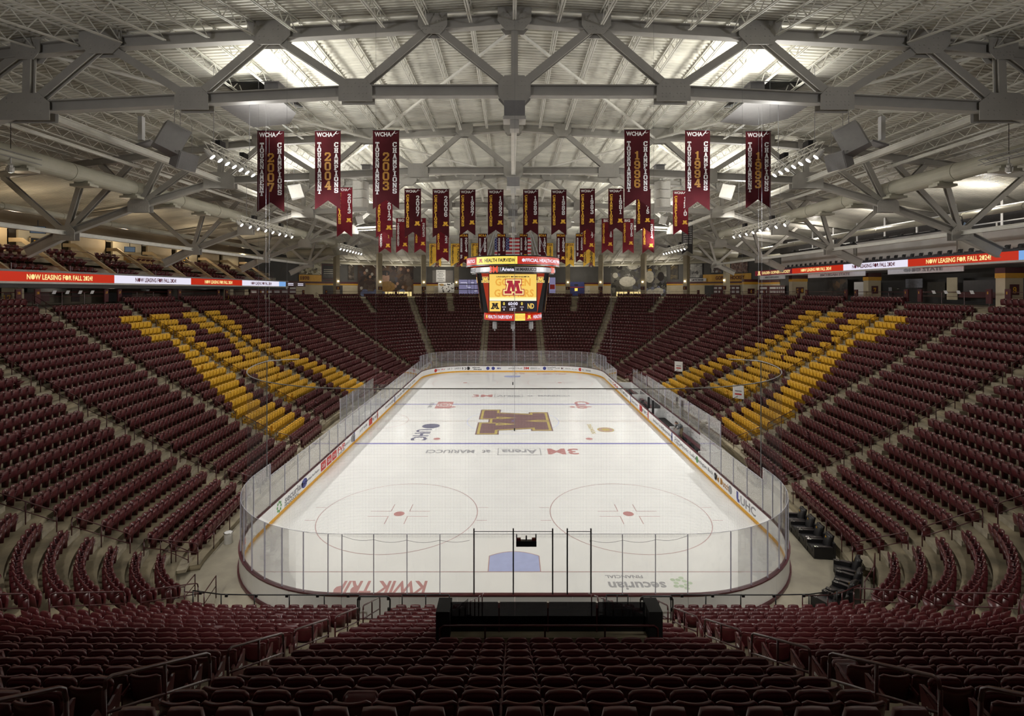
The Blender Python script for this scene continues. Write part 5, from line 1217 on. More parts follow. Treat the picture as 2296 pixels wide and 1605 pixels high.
# ---------------------------------------------------------------- scoreboard over centre ice
SBY = 30.48; sb = empty('scoreboard', (0, SBY, 10.2), label='four sided hanging scoreboard with round message rings over centre ice', cat='scoreboard')
def ringwall(name, r, z0, z1, m, a0=0, a1=360, n=64, th=.05, dr=0, parent=sb, **k):
    mb = MB(); f = lambda a, q, z: ((r+q)*math.sin(math.radians(a)), -(r+q)*math.cos(math.radians(a)), z-10.2)
    N = max(2, int(n*(a1-a0)/360))
    for i in range(N):
        p, q = a0+(a1-a0)*i/N, a0+(a1-a0)*(i+1)/N
        mb.quad(f(p, 0, z0), f(q, 0, z0), f(q, dr, z1), f(p, dr, z1)); mb.quad(f(q, -th, z0), f(p, -th, z0), f(p, dr-th, z1), f(q, dr-th, z1))
        mb.quad(f(p, -th, z0), f(q, -th, z0), f(q, 0, z0), f(p, 0, z0)); mb.quad(f(p, dr, z1), f(q, dr, z1), f(q, dr-th, z1), f(p, dr-th, z1))
    return build(name, mb, m, parent, **k)
def ringtext(t, r, ac, z, wdeg, h_, m, dr=0):
    mb = MB(); fn = lambda a, b: ((r+.012)*math.sin(math.radians(ac+a)), -(r+.012)*math.cos(math.radians(ac+a)), z+b-10.2); text_to(mb, t, fn, wdeg, h_); return build('lettering', mb, m, sb)
def ringemblem(r, ac, z, w_, m):
    mb = MB(); fn = lambda a, b: ((r+.012)*math.sin(math.radians(ac)+a/r), -(r+.012)*math.cos(math.radians(ac)+a/r), z+b-10.2); emblem(mb, fn, 0, 0, w_); build('letter_emblem', mb, m, sb)
RU = 4.62; zu0, zu1 = 15.52, 16.22
for q in (0, 2):
    o_ = q*90
    ringwall('message_panel', RU, zu0, zu1, E_YEL, -47.7+o_, 5+o_); ringwall('message_panel', RU, zu0, zu1, E_RED, 5+o_, 132.3+o_)
    ringtext('HEALTH FAIRVIEW', RU, -16+o_, (zu0+zu1)/2, 37, .34, E_TXK); ringemblem(RU, -40.5+o_, (zu0+zu1)/2, .5, E_MARL); ringtext('OFFICIAL HEALTHCARE PROVIDER', RU, 49+o_, (zu0+zu1)/2, 78, .32, E_WHITE); ringtext('ATHLETICS', RU, 117+o_, (zu0+zu1)/2, 24, .32, E_WHITE)
ringwall('upper_rim', RU+.03, zu1, zu1+.12, M_BLACK, dr=-.1); ringwall('lower_rim', RU+.03, zu0-.14, zu0, M_BLACK); ringwall('top_disc', RU-.1, zu1+.05, zu1+.1, M_BLACK, th=4.4)
RM_ = 4.2; zm0, zm1 = 14.82, 15.28
for q in range(4):
    o_ = q*90-8
    ringwall('name_band', RM_, zm0, zm1, mat('brushed_silver', (.30, .30, .31, 1), .4, .3, noise=.1, scale=3), -18+o_-27, 45+o_, dr=0)
    ringtext('3M', RM_+.06, -17+o_, 15.05, 11.5, .62, E_OR); ringtext('|', RM_, -8+o_, 15.05, .4, .34, E_WHITE)
    ringwall('dark_strip', RM_+.006, zm0+.02, zm1-.02, M_BLACK, -10+o_, 10+o_)
    ringtext('Arena', RM_+.012, 1.5+o_, 15.05, 16, .34, E_WHITE); ringtext('at', RM_, 14+o_, 15.05, 3.4, .24, M_LK); ringtext('MARIUCCI', RM_, 28+o_, 15.05, 22, .32, M_LK)
ringwall('soffit', RM_-.1, zm0-.12, zm0-.05, M_BLACK, th=1.2); ringwall('collar', RM_-.5, zm1, zu0-.1, M_BLACK)
for q in range(4):
    R = Matrix.Rotation(q*PI/2, 3, 'Z'); zt, zb = 14.72-10.2, 11.02-10.2; yt, yb = -3.45, -3.05
    y_ = lambda z, off=0: yb+(yt-yb)*(z-zb)/(zt-zb)-off
    def face(name, x0, x1, z0, z1, m, off, xb0=None, xb1=None, **k):
        xb0 = x0 if xb0 is None else xb0; xb1 = x1 if xb1 is None else xb1; mb = MB(); P = [(xb0, y_(z0, off), z0), (xb1, y_(z0, off), z0), (x1, y_(z1, off), z1), (x0, y_(z1, off), z1)]
        B = [(x, y+.10, z) for x, y, z in P]; mb.add([R @ Vector(p) for p in P+B], [(0, 1, 2, 3), (7, 6, 5, 4), (0, 4, 5, 1), (1, 5, 6, 2), (2, 6, 7, 3), (3, 7, 4, 0)]); return build(name, mb, m, sb, **k)
    def ftext(t, cx, cz, w_, h_, m, off=.06): mb = MB(); text_to(mb, t, lambda a, b: tuple(R @ Vector((a, y_(b, off), b))), w_, h_, cx=cx, cy=cz); build('lettering', mb, m, sb)
    def femb(cx, cz, w_, m, off, grow=0): mb = MB(); emblem(mb, lambda a, b: tuple(R @ Vector((a, y_(b, off), b))), cx, cz, w_, grow=grow); build('letter_emblem', mb, m, sb)
    face('side_panel', -3.2, 3.2, zb, zt, M_BLACK, -.04, -2.75, 2.75, label='black outer frame')
    face('colour_panel', -2.95, 2.95, zb, zt-.02, mat('panel_orange_red', srgb(170, 52, 20), .4, emit=.15), 0, -2.3, 2.3, label='orange red panel')
    sx0, sx1, sz0, sz1 = -2.20, 2.20, 11.14-10.2, 14.62-10.2
    face('screen_bezel', sx0-.07, sx1+.07, sz0-.06, sz1+.06, M_BLACK, .02)
    zs = sz0+(sz1-sz0)*.285
    face('video_screen', sx0, sx1, zs, sz1, E_GOLD, .03)
    ftext('UNIVERSITY OF MINNESOTA', 0, sz1-.24, 3.1, .13, E_TXK); ftext('GOLDEN', 0, zs+1.75, 3.3, .72, E_TXG, .04); ftext('GOPHERS', .1, zs+.72, 3.7, .72, E_TXG, .04)
    for i, (z0, c) in enumerate(((0, 255), (.16, 245))): face('light_band', sx0, sx1, zs+z0, zs+z0+.16, emat(f'screen_pale_{i}', srgb(255, 248, 215-i*40), .9), .032)
    for g_, m_, of in ((1.0, E_MARL, .05), (.62, E_TXT, .056), (0, E_MARL, .062)): femb(.05, zs+1.28, 1.75, m_, of, g_)
    face('home_tile', sx0, sx0+1.05, sz0, zs-.03, E_GOLD, .03); femb(sx0+.52, sz0+.5, .82, E_TXK, .05)
    face('visitor_tile', sx1-1.05, sx1, sz0, zs-.03, E_NAVY, .03); ftext('ND', sx1-.52, sz0+.5, .6, .5, E_GOLD)
    face('score_panel', sx0+1.08, sx1-1.08, sz0, zs-.03, E_DK, .03)
    for x in (-.84, .84): face('score_box', x-.24, x+.24, zs-.46, zs-.08, E_TXK, .04); ftext('0', x, zs-.27, .17, .3, E_YEL); ftext('S.O.G.', x, zs-.58, .36, .09, E_WHITE); ftext('0', x, sz0+.17, .12, .2, E_WHITE)
    ftext('60:00', 0, zs-.27, .9, .32, E_WHITE); ftext('PERIOD', 0, zs-.55, .4, .08, E_WHITE); ftext('1ST', 0, sz0+.19, .6, .25, E_WHITE)
    for x in (-2.62, 2.62):
        for g_, m_, of in ((1.0, E_TXT, .045), (.5, E_TXK, .05), (0, E_GOLD, .056)): femb(x*.985, zt-.62, .62, m_, of, g_)
RL_ = 2.86; zl0, zl1 = 10.24, 10.92
for q in (0, 2):
    o_ = q*90
    ringwall('message_panel', RL_, zl0, zl1, E_YEL, 4+o_, 24+o_); ringwall('message_panel', RL_, zl0, zl1, E_RED, 24+o_, 184+o_)
    ringtext('HEALTH FAIRVIEW', RL_, -29+o_, 10.58, 56, .34, E_WHITE); ringemblem(RL_, -63+o_, 10.58, .4, E_YEL); ringemblem(RL_, 33+o_, 10.58, .46, E_YEL); ringtext('HEALTH FAIRVIEW', RL_, 71+o_, 10.58, 56, .34, E_WHITE)
    for z in (10.50, 10.66):
        mb = MB(); mb.tube([((RL_+.02)*math.sin(math.radians(14+o_)+.16*math.cos(t*PI/8)/1.0), -(RL_+.02)*math.cos(math.radians(14+o_)+.16*math.cos(t*PI/8)), z-10.2+.09*math.sin(t*PI/8)) for t in range(16)], .012, 4, True); build('puck_outline', mb, E_OR, sb)
ringwall('upper_rim', RL_+.02, zl1, zl1+.1, M_BLACK); ringwall('lower_rim', RL_, zl0-.06, zl0, M_BLACK, th=2.6)
for x in (-1.75, 0, 1.75):
    mb = MB(); mb.prism([(-.16, -.2), (.16, -.2), (.22, .2), (-.22, .2)], -.75, -.05); mb.tube([(0, 0, -.95), (0, 0, -.7)], .08, 6); build('speaker_pod', mb, M_SPK, sb, loc=(x, -1.7, -.05), label='grey speaker pod under the scoreboard')
mb = MB()
for a in range(8): mb.tube([(3.5*math.cos(a*PI/4), 3.5*math.sin(a*PI/4), 6.1), (1.2*math.cos(a*PI/4), 1.2*math.sin(a*PI/4), 12.0)], .03, 5)
build('hanger', mb, M_LGY, sb, kind='stuff')
mb = MB(); mb.bx(-.5, .5, -.5, .5, 11.0, 12.2); build('hoist', mb, M_SPKW, sb)
# ---------------------------------------------------------------- message ribbons along both sides
RBX = 37.6
def ribbon(sx, z0, z1, ya, yb, segs, lab):
    o = empty('message_ribbon', (sx*RBX, ya, z0), label=lab, cat='screen'); h = z1-z0
    U = lambda u: 37.47*1132/abs(1147-u)-20.09 if sx < 0 else (RBX+.13)*1132/abs(u-1147)-20.09
    for u0, u1, m, t, tm, uc, wpx in segs:
        y0, y1 = U(u0), U(u1)
        mb = MB(); mb.bx(-.06, .06, min(y0, y1)-ya, max(y0, y1)-ya, 0, h); build('message_panel', mb, m, o)
        if t:
            yt0, yt1 = U(uc-wpx/2), U(uc+wpx/2); yc = (yt0+yt1)/2; mb = MB(); text_to(mb, t, (lambda a, b: (-sx*.068, yc-ya+(a if sx < 0 else -a), h/2+b)), abs(yt1-yt0), h*.58); build('lettering', mb, tm, o)
    mb = MB(); mb.bx(-.12, .10, 0, yb-ya, h, h+.16); build('top_trim', mb, M_SPK, o); mb = MB(); mb.bx(-.12, .10, 0, yb-ya, -.16, 0); build('bottom_trim', mb, M_SPKW, o)
    return o, U
L = 'NOW LEASING FOR FALL 2024!'
ribL, UL = ribbon(-1, 13.79, 14.54, 8, 64.5, ((-140, 255, E_RED, L, E_TXT, 132, 148), (256, 427, E_WHITE, L, E_TXM, 348, 92), (428, 542, E_RED, L, E_TXT, 489, 62), (543, 625, E_WHITE, L, E_TXM, 585, 46), (626, 640, E_BLUE, None, None, 0, 0), (640, 684, E_DK, None, None, 0, 0)), 'long glowing red and white message ribbon along the left boxes')
ribR, UR = ribbon(1, 15.36, 16.08, 8, 53, ((1694, 1776, E_MAR, 'GOLDEN GOPHER HOCKEY', E_TXT, 1741, 64), (1777, 1891, E_RED, L, E_TXT, 1831, 68), (1892, 2036, E_WHITE, L, E_TXM, 1960, 96), (2037, 2285, E_RED, L, E_TXT, 2151, 146), (2286, 2440, E_BLUE, None, None, 0, 0)), 'long glowing red and white message ribbon along the right boxes')
for i, u in enumerate((640, 662)):
    for j in range(2):
        mb = MB(); y0, y1 = UL(u+5), UL(u+17); mb.bx(.062, .07, y0-8, y1-8, .18+.26*j, .30+.26*j); build('score_line', mb, E_WHITE, ribL)
y0 = UR(1703); mb = MB(); emblem(mb, lambda a, b: (-.07, y0-8-a*1.0, .36+b), 0, 0, .9); build('letter_emblem', mb, E_TXT, ribR)
# ---------------------------------------------------------------- flood light rigs
me_can = MB().tube([(0, 0, .02), (0, 0, .16), (0, 0, .30)], .16, 10); me_can.tube([(0, 0, .28), (0, 0, .46)], .11, 8); me_can = me_can.mesh('lamp_can', M_SPKW)
me_lens = MB().add([(.13*math.cos(i*PI/6), .13*math.sin(i*PI/6), 0) for i in range(12)], [tuple(range(12))]).mesh('lens', E_LAMP)
for i, (x, y0, y1, z) in enumerate(RIGS):
    sgn = 1 if x < 0 else -1; w_ = 'left' if x < 0 else 'right'; n = 8 if i > 1 else 7
    o = empty('light_rig', (x, y0, z), label=f"steel lattice rig of white floodlights under the roof, {w_} side, {ORD[i//2+1]} from the camera", cat='lamp', group='floodlight rigs')
    mb = MB(); Lr = y1-y0
    for a in (-.16, .16):
        for b in (-.16, .16): mb.tube([(a, 0, b+.25), (a, Lr, b+.25)], .025, 5)
    k = int(Lr/.5)
    for j in range(k):
        ya, yb = j*Lr/k, (j+1)*Lr/k
        for a in (-.16, .16): mb.beam((a, ya, .09 if j % 2 else .41), (a, yb, .41 if j % 2 else .09), .025, .025)
        mb.beam((-.16 if j % 2 else .16, ya, .41), (.16 if j % 2 else -.16, yb, .41), .025, .025)
    build('lattice', mb, M_JOIST, o)
    for j in range(n):
        yy = .3+(Lr-.6)*j/(n-1); p = Vector((sgn*.1, yy, -.28)); tgt = Vector((sgn*2.5, y0+yy+(30.48-y0-yy)*.2, 0))-Vector((x, y0, z)); q = (tgt-p).to_track_quat('-Z', 'Y')
        lo = put('lamp_head', me_can, o, p); lo.rotation_euler = q.to_euler(); put('lens', me_lens, lo, (0, 0, -.0), label='glowing lens')
        build('yoke', MB().tube([(sgn*.0, yy, .1), tuple(p+Vector((0, 0, .2)))], .03, 5), M_BLACK, o)
    for j in range(2):
        mb = MB(); mb.bx(-.12, .12, Lr*(.25+.5*j)-.25, Lr*(.25+.5*j)+.25, .46, .75); build('ballast_box', mb, M_BLACK, o, label='black ballast box')
        mb = MB(); mb.tube([(0, Lr*(.12+.76*j), .4), (0, Lr*(.12+.76*j), zchord(x)-z-.2)], .014, 4); build('hanger', mb, M_LGY, o)
# spot heads at the frame's edges
for sx, u, v in ((-1, 24, 385), (1, 2262, 385)):
    p = at(u, v, 27.5); w_ = 'left' if sx < 0 else 'right'; o = empty('spot_lamp', p, label=f'single white spotlight hanging from a short lattice at the {w_} edge', cat='lamp')
    lo = put('lamp_head', me_can, o); lo.rotation_euler = (.5, sx*-.5, 0); put('lens', me_lens, lo)
    mb = MB(); mb.tube([(0, 0, .2), (0, 0, .8)], .04, 6); build('stem', mb, M_SPKW, o); mb = MB()
    for b in (.75, 1.05): mb.tube([(-.2, -1.6, b), (-.2, 1.6, b)], .025, 5); mb.tube([(.2, -1.6, b), (.2, 1.6, b)], .025, 5)
    for j in range(8): mb.beam((-.2, -1.6+.4*j, .75), (-.2, -1.2+.4*j, 1.05), .02, .02); mb.beam((.2, -1.6+.4*j, 1.05), (-.2, -1.2+.4*j, 1.05), .02, .02)
    build('lattice', mb, M_SPK, o); mb = MB(); mb.tube([(0, 0, 1.0), (0, 0, 3.2)], .02, 4); build('hanger', mb, M_BLACK, o)
# ---------------------------------------------------------------- speakers
def spk_box(name, p, rz, tilt, w_, d_, h_, lab, m, taper=.65):
    o = empty(name, p, rz, label=lab, cat='speaker'); R = Matrix.Rotation(tilt, 3, 'X'); mb = MB()
    mb.prism([(-w_/2, d_/2), (-w_/2*taper, -d_/2), (w_/2*taper, -d_/2), (w_/2, d_/2)], -h_/2, h_/2, R); build('cabinet', mb, m, o)
    mb = MB(); mb.prism([(-w_/2*.94, d_/2+.004), (w_/2*.94, d_/2+.004), (w_/2*.94, d_/2+.03), (-w_/2*.94, d_/2+.03)], -h_/2*.94, h_/2*.94, R); build('grille', mb, mat('grille_'+m.name, tuple(c*.75 for c in m.node_tree.nodes['Principled BSDF'].inputs['Base Color'].default_value[:3])+(1,), .7, noise=.15, scale=30), o)
    mb = MB()
    for a in (-1, 1): mb.tube([R @ Vector((a*w_*.45, 0, h_/2)), R @ Vector((a*w_*.45, 0, h_/2))+Vector((0, 0, 1.6))], .014, 4); mb.tube([R @ Vector((a*w_*.56, -d_*.35, h_*.42)), R @ Vector((a*w_*.56, d_*.35, h_*.42))], .03, 5)
    build('hanger', mb, M_SPK, o); return o
for sx in (-1, 1):
    w_ = 'left' if sx < 0 else 'right'; X = lambda u: u if sx < 0 else 2294-u
    spk_box('roof_speaker', at(X(383), 312, 27.5), sx*-.0+(-.75 if sx < 0 else .75), -.42, 1.25, 1.15, 1.5, f'big grey speaker cabinet hung in the {w_} roof bay nearest the camera', M_SPK)
    spk_box('roof_speaker', at(X(406), 357, 27.9), (-1.9 if sx < 0 else 1.9), -.35, 1.15, 1.1, .95, f'smaller grey speaker horn just under the big {w_} speaker', M_SPK, .35)
    spk_box('roof_speaker', at(X(664), 430, 47), (-1.2 if sx < 0 else 1.2)+PI, -.3, 1.3, 1.1, 1.2, f'white wedge speaker hung deeper in the {w_} roof', M_SPKW, .4)
    spk_box('roof_speaker', at(X(805), 494, 62), (-1.0 if sx < 0 else 1.0)+PI, -.3, 1.2, 1.0, 1.0, f'white horn speaker farther back in the {w_} roof', M_SPKW, .4)
    p = at(X(808), 436, 52); o = empty('line_array', p, (-.25 if sx < 0 else .25), label=f'white three box speaker array hanging behind the {w_} large banners', cat='speaker')
    for k in range(3): mb = MB(); mb.prism([(-.62, -.45), (.62, -.45), (.72, .45), (-.72, .45)], -.42, .42); build('cabinet', mb, M_SPKW, o, loc=(0, 0, .9-.9*k))
    mb = MB(); mb.tube([(0, 0, 1.3), (0, 0, 3.4)], .02, 4); build('hanger', mb, M_LGY, o)
    p = at(X(317), 290, 30); o = empty('drop_lamp', p, label=f'lit white drop pipe with a lamp head in the {w_} roof', cat='lamp')
    mb = MB(); mb.bx(-.13, .13, -.13, .13, -.65, .75); build('drop_pipe', mb, M_WHITE, o); mb = MB(); mb.prism([(-.5, -.3), (.5, -.3), (.5, .3), (-.5, .3)], -.98, -.86, Matrix.Rotation(sx*.3, 3, 'Y')); build('lamp_head', mb, M_SPK, o)
# ---------------------------------------------------------------- concourse behind the top row
TW = 27.0; ZC = 11.7
TABLE = {}
def s_at(u, t):
    side = 1 if u < 1147 else -1
    if (side, t) not in TABLE:
        A = np.linspace(20, HALF, 900)*side; U = np.array([proj(cpt(s, t, 13))[0] for s in A]); TABLE[(side, t)] = (A, U)
    A, U = TABLE[(side, t)]; i = int(np.argmin(np.abs(U-u))); return float(A[i])
def z_at(v, d): return CAM[2]-(v-651.6)*d/1132
fl2 = MB(); wl = {'l': MB(), 'r': MB(), 'f': MB()}; band = {}
N = 160
SS = np.linspace(-HALF, HALF, N+1)
for a, b in zip(SS, SS[1:]):
    fl2.quad(cpt(b, 18.6, ZC), cpt(a, 18.6, ZC), cpt(a, TW+1, ZC), cpt(b, TW+1, ZC)); fl2.quad(cpt(b, 18.6, 9), cpt(a, 18.6, 9), cpt(a, 18.6, ZC), cpt(b, 18.6, ZC))
build('floor_concourse', fl2, M_WALK, kind='structure')
def wall_strip(name, s0, s1, z0, z1, t, m, n=24, th=.2, parent=None, **k):
    mb = MB()
    for i in range(n):
        a, b = s0+(s1-s0)*i/n, s0+(s1-s0)*(i+1)/n
        P = [cpt(a, t, z0), cpt(b, t, z0), cpt(b, t, z1), cpt(a, t, z1), cpt(a, t+th, z0), cpt(b, t+th, z0), cpt(b, t+th, z1), cpt(a, t+th, z1)]
        mb.add(P, [(0, 1, 2, 3), (7, 6, 5, 4), (3, 2, 6, 7), (0, 4, 5, 1)]+([(0, 3, 7, 4)] if i == 0 else [])+([(1, 5, 6, 2)] if i == n-1 else []))
    return build(name, mb, m, parent, **k)
SF = AISLE_Q[1]; sc1 = HALF-AISLE_Q[2]-2
for nm, s0, s1 in (('wall_left', 22, sc1), ('wall_right', -22, -sc1), ('wall_far', sc1, 2*HALF-sc1), ('wall_near', -22, 22)):
    if nm == 'wall_far':
        for a, b in ((sc1, HALF), (-HALF, -sc1)):
            wall_strip('wall_far', a, b, ZC+2.5, 23, TW, M_GREY, 40, kind='structure'); wall_strip('wall_far', a, b, ZC, ZC+2.5, TW, M_CREAM, 40, kind='structure')
            wall_strip('trim_1', a, b, ZC+2.5, ZC+2.78, TW-.08, M_BANDG, 40, kind='structure'); wall_strip('trim_2', a, b, ZC+2.78, ZC+3.15, TW-.08, M_BANDM, 40, kind='structure')
    else:
        m = M_GREY if nm == 'wall_near' else mat('brown_wall', (.15, .12, .085, 1), .7, noise=.1, scale=.6) if nm == 'wall_left' else M_DARK
        wall_strip(nm, s0, s1, ZC, 24, TW, m, 30, kind='structure')
# top guard rail behind the last row, with section plates
gr = []
def top_rail(s0, s1, lab):
    o = empty('concourse_rail', cpt(s0, 18.7, ZC), label=lab, cat='railing'); q = Vector(o.location); n = max(2, int(abs(s1-s0)/1.6))
    P = [cpt(s0+(s1-s0)*i/n, 18.75, 12.95)-q for i in range(n+1)]
    mb = MB(); mb.tube(P, .03, 5); mb.tube([p-Vector((0, 0, .35)) for p in P], .02, 5); build('rails', mb, M_RAIL, o)
    for p in P: build('post', MB().tube([p-Vector((0, 0, 1.25)), p], .024, 5), M_RAIL, o)
    return o
for sg, w_ in ((1, 'left'), (-1, 'right')):
    Q = [AISLE_Q[i] for i in range(2, 6)]+[HALF-AISLE_Q[i] for i in (5, 4, 3, 2, 1, 0)]
    for i, (a, b) in enumerate(zip(Q, Q[1:])):
        if a < 24: continue
        top_rail(sg*(a+.8), sg*(b-.8), f'maroon concourse rail behind the {w_} top row, {ORD[i]} stretch from the camera')
    for i, a in enumerate(Q):
        if a < 24: continue
        for e in (-.75, .75):
            s = sg*(a+e); o = empty('section_post', cpt(s, 18.7, ZC+.35), math.atan2(-curve(s)[3], -curve(s)[2])-PI/2, label=f"small maroon section post with a gold number, {w_} side aisle {ORD[i+1]}, {'nearer' if e < 0 else 'farther'} of the pair", cat='sign')
            mb = MB(); mb.bx(-.24, .24, -.06, .06, 0, 1.15); build('panel', mb, M_BANDM, o); mb = MB(); slab(mb, str(8-i if sg < 0 and i < 8 else 14+i), lambda x, z: (-x, .065, z), -.12, .75, .11, .2); build('number', mb, M_LG, o)
for sg, w_ in ((-1, 'right'), (1, 'left')):                         # white cards on the rail of the open platform
    s0, s1 = AISLE_Q[4]+1, AISLE_Q[5]-1
    for i in range(4):
        s = sg*(s0+(s1-s0)*(.18+.2*i)); mb = MB(); mb.box((0, 0, 0), (.34, .03, .30), Matrix.Rotation(-.4, 3, 'X')); tag(build('card', mb, M_LW, loc=cpt(s, 18.6, 12.95), rotz=math.atan2(-curve(s)[3], -curve(s)[2])-PI/2), f'white card on the {w_} platform rail, {ORD[i+1]} from the camera', 'card', 'cards on the platform rails')
# tall round columns along the far concourse
for i, u in enumerate((754, 852, 949, 1023, 1273, 1346, 1444, 1538, 1630)):
    s = s_at(u, 19.6); p = cpt(s, 19.6, ZC); wd = 10*(p.y+20.09)/1132/2
    o = empty('concourse_column', p, math.atan2(-curve(s)[3], -curve(s)[2])-PI/2, label=f'tall cream column behind the far stand, {ORD[i+1]} from the left', cat='column', group='columns behind the far stand')
    mb = MB(); mb.bx(-wd, wd, -wd, wd, 0, 9.0); build('shaft', mb, M_CREAM, o); mb = MB(); mb.bx(-.42, .42, wd, wd+.04, 1.55, 2.2); build('number_plate', mb, M_BANDM, o); mb = MB(); slab(mb, str(22-i if i < 4 else 9-i+4), lambda x, z: (-x, wd+.05, z), -.2, 1.68, .17, .36); build('number', mb, M_LG, o)
    mb = MB(); mb.bx(-.12, .12, wd, wd+.2, 3.0, 3.25); build('lamp', mb, E_WARM, o)
# things on the far wall
def on_wall(name, u0, u1, v0, v1, m, lab, cat, t=TW-.12, frame=None, group=None, kind=None):
    s0, s1 = s_at(u0, t), s_at(u1, t); d = ((cpt(s0, t).y+cpt(s1, t).y)/2)+20.09; z0, z1 = z_at(v1, d), z_at(v0, d); p = cpt((s0+s1)/2, t, z0)
    o = empty(name, p, label=lab, cat=cat, group=group); mb = MB(); n = 8; q = Vector(o.location)
    f = lambda a, z, off=0: cpt(s0+(s1-s0)*a, t-off, z)-q
    for i in range(n): a, b = i/n, (i+1)/n; mb.quad(f(a, z0), f(b, z0), f(b, z1), f(a, z1)); mb.quad(f(b, z0, -.06), f(a, z0, -.06), f(a, z1, -.06), f(b, z1, -.06))
    build('panel', mb, m, o)
    if frame:
        mb = MB()
        for za, zb in ((z0, z0+.16), (z1-.16, z1)): mb.quad(f(0, za, .03), f(1, za, .03), f(1, zb, .03), f(0, zb, .03))
        for a in (0, .95): mb.quad(f(a, z0, .03), f(a+.05, z0, .03), f(a+.05, z1, .03), f(a, z1, .03))
        build('frame', mb, frame, o)
    def text(tx, x, y, w_, h_, mm, sl=False):
        mb = MB(); fn = lambda a, b: f(a, b, .05)
        if sl: slab(mb, tx, fn, x-w_/2, z0+(y-h_/2)*(z1-z0), w_/len(tx)/1.15, h_*(z1-z0), .15)
        else: text_to(mb, tx, fn, w_, h_*(z1-z0), cx=x, cy=z0+y*(z1-z0))
        build('lettering', mb, mm, o)
    def blot(x, y, w_, h_, mm, name='print', el=False):
        mb = MB(); C_ = [(x+w_/2*math.cos(k*PI/7), y+h_/2*math.sin(k*PI/7)) for k in range(14)] if el else [(x-w_/2, y-h_/2), (x+w_/2, y-h_/2), (x+w_/2, y+h_/2), (x-w_/2, y+h_/2)]
        mb.add([f(a, z0+b*(z1-z0), .04) for a, b in C_], [tuple(range(len(C_)))]); build(name, mb, mm, o)
    return o, text, blot
c4 = lambda *q: [srgb(*x) for x in q]
MUR1 = collage_mat('mural_print_left', c4((40, 33, 30), (75, 55, 48), (30, 26, 26), (105, 90, 78), (45, 38, 36), (90, 62, 36), (60, 58, 66)), 1.1)
MUR2 = collage_mat('mural_print_right', c4((48, 48, 44), (120, 118, 108), (35, 35, 33), (85, 82, 74), (150, 148, 140), (60, 52, 40), (90, 92, 105)), 1.0)
o, tx, bl = on_wall('mural', 803, 929, 592, 664, MUR1, 'huge dark photographic mural of hockey players on the far left wall', 'mural')
SK1, SK2 = mat('mural_skin', srgb(150, 118, 98), .6, noise=.2, scale=2), mat('mural_dark', srgb(35, 28, 27), .6, noise=.2)
bl(.52, .30, .32, .34, mat('mural_jersey', srgb(128, 98, 50), .6, noise=.25, scale=1.5), 'printed_shoulders', True); bl(.50, .30, .12, .28, SK2, 'printed_collar', True); bl(.50, .56, .135, .40, SK1, 'printed_face', True); bl(.50, .72, .16, .18, SK2, 'printed_hair', True)
for k in range(16): bl(.06+.88*((k*.37) % 1), .25+.65*((k*.61) % 1), .05, .10, SK1 if k % 3 else mat('mural_white', srgb(165, 160, 152), .6, noise=.2), 'printed_head', True)
for k in range(8): bl(.1+.8*((k*.29) % 1), .08+.1*((k*.5) % 1), .12, .18, mat('mural_blue', srgb(92, 100, 132), .6, noise=.3, scale=2), 'printed_figure', True)
o, tx, bl = on_wall('mural', 1370, 1493, 585, 664, MUR2, 'huge pale photographic mural of skating hockey players on the far right wall', 'mural')
WHT = mat('mural_pale', srgb(196, 192, 178), .6, noise=.2, scale=2)
for x, y, a, b in ((.30, .42, .30, .30), (.70, .55, .16, .34), (.40, .86, .2, .2), (.08, .6, .10, .16), (.86, .14, .2, .2), (.72, .1, .16, .2), (.55, .12, .14, .16)): bl(x, y, a, b, WHT, 'printed_figure', True)
for x, y, a, b in ((.30, .46, .07, .10), (.70, .76, .07, .08), (.90, .55, .12, .26), (.5, .9, .08, .1), (.16, .82, .1, .12)): bl(x, y, a, b, SK2, 'printed_shade', True)
bl(.70, .74, .075, .09, mat('mural_gold', srgb(190, 150, 60), .6, noise=.2), 'printed_helmet', True)
for k in range(9): bl(.55+.42*((k*.37) % 1), .06+.2*((k*.43) % 1), .06, .12, mat('mural_blue2', srgb(120, 125, 150), .6, noise=.3), 'printed_fan', True)
o, tx, bl = on_wall('sign', 669, 719, 616, 631, M_BANDG, 'long gold sign with the year 1970 on the far left wall', 'sign'); tx('1970', .25, .5, .42, .5, M_LM, True)
o, tx, bl = on_wall('poster', 669, 719, 588, 615, collage_mat('poster_print_a', c4((150, 148, 128), (196, 192, 172), (120, 110, 70), (60, 55, 50), (175, 168, 140)), 1.8), 'pale poster of yellow hockey figures above the gold year sign', 'poster')
o, tx, bl = on_wall('poster', 721, 751, 593, 627, mat('team_photo', srgb(24, 22, 22), .6, noise=.3), 'framed dark team photo poster left of the left mural', 'poster', frame=M_BANDM)
for r in range(3): bl(.5, .42+.12*r, .7, .035, WHT, 'printed_row')
bl(.5, .25, .8, .25, mat('photo_ice', srgb(70, 68, 66), .6, noise=.3), 'printed_ice')
o, tx, bl = on_wall('poster', 781, 792, 594, 627, collage_mat('poster_print_b', c4((30, 26, 25), (80, 68, 55), (45, 38, 36), (120, 110, 98)), 2.2), 'narrow dark poster beside the left mural', 'poster')
o, tx, bl = on_wall('poster', 1503, 1518, 593, 626, collage_mat('poster_print_c', c4((24, 22, 20), (70, 60, 40), (35, 30, 28), (110, 95, 60)), 2.2), 'narrow dark poster beside the right mural', 'poster')
o, tx, bl = on_wall('poster', 1545, 1575, 590, 624, collage_mat('poster_print_d', c4((170, 170, 168), (110, 108, 106), (190, 190, 186), (60, 58, 58)), 1.6), 'grey framed poster of a sprawling goaltender on the far right wall', 'poster', frame=M_LK)
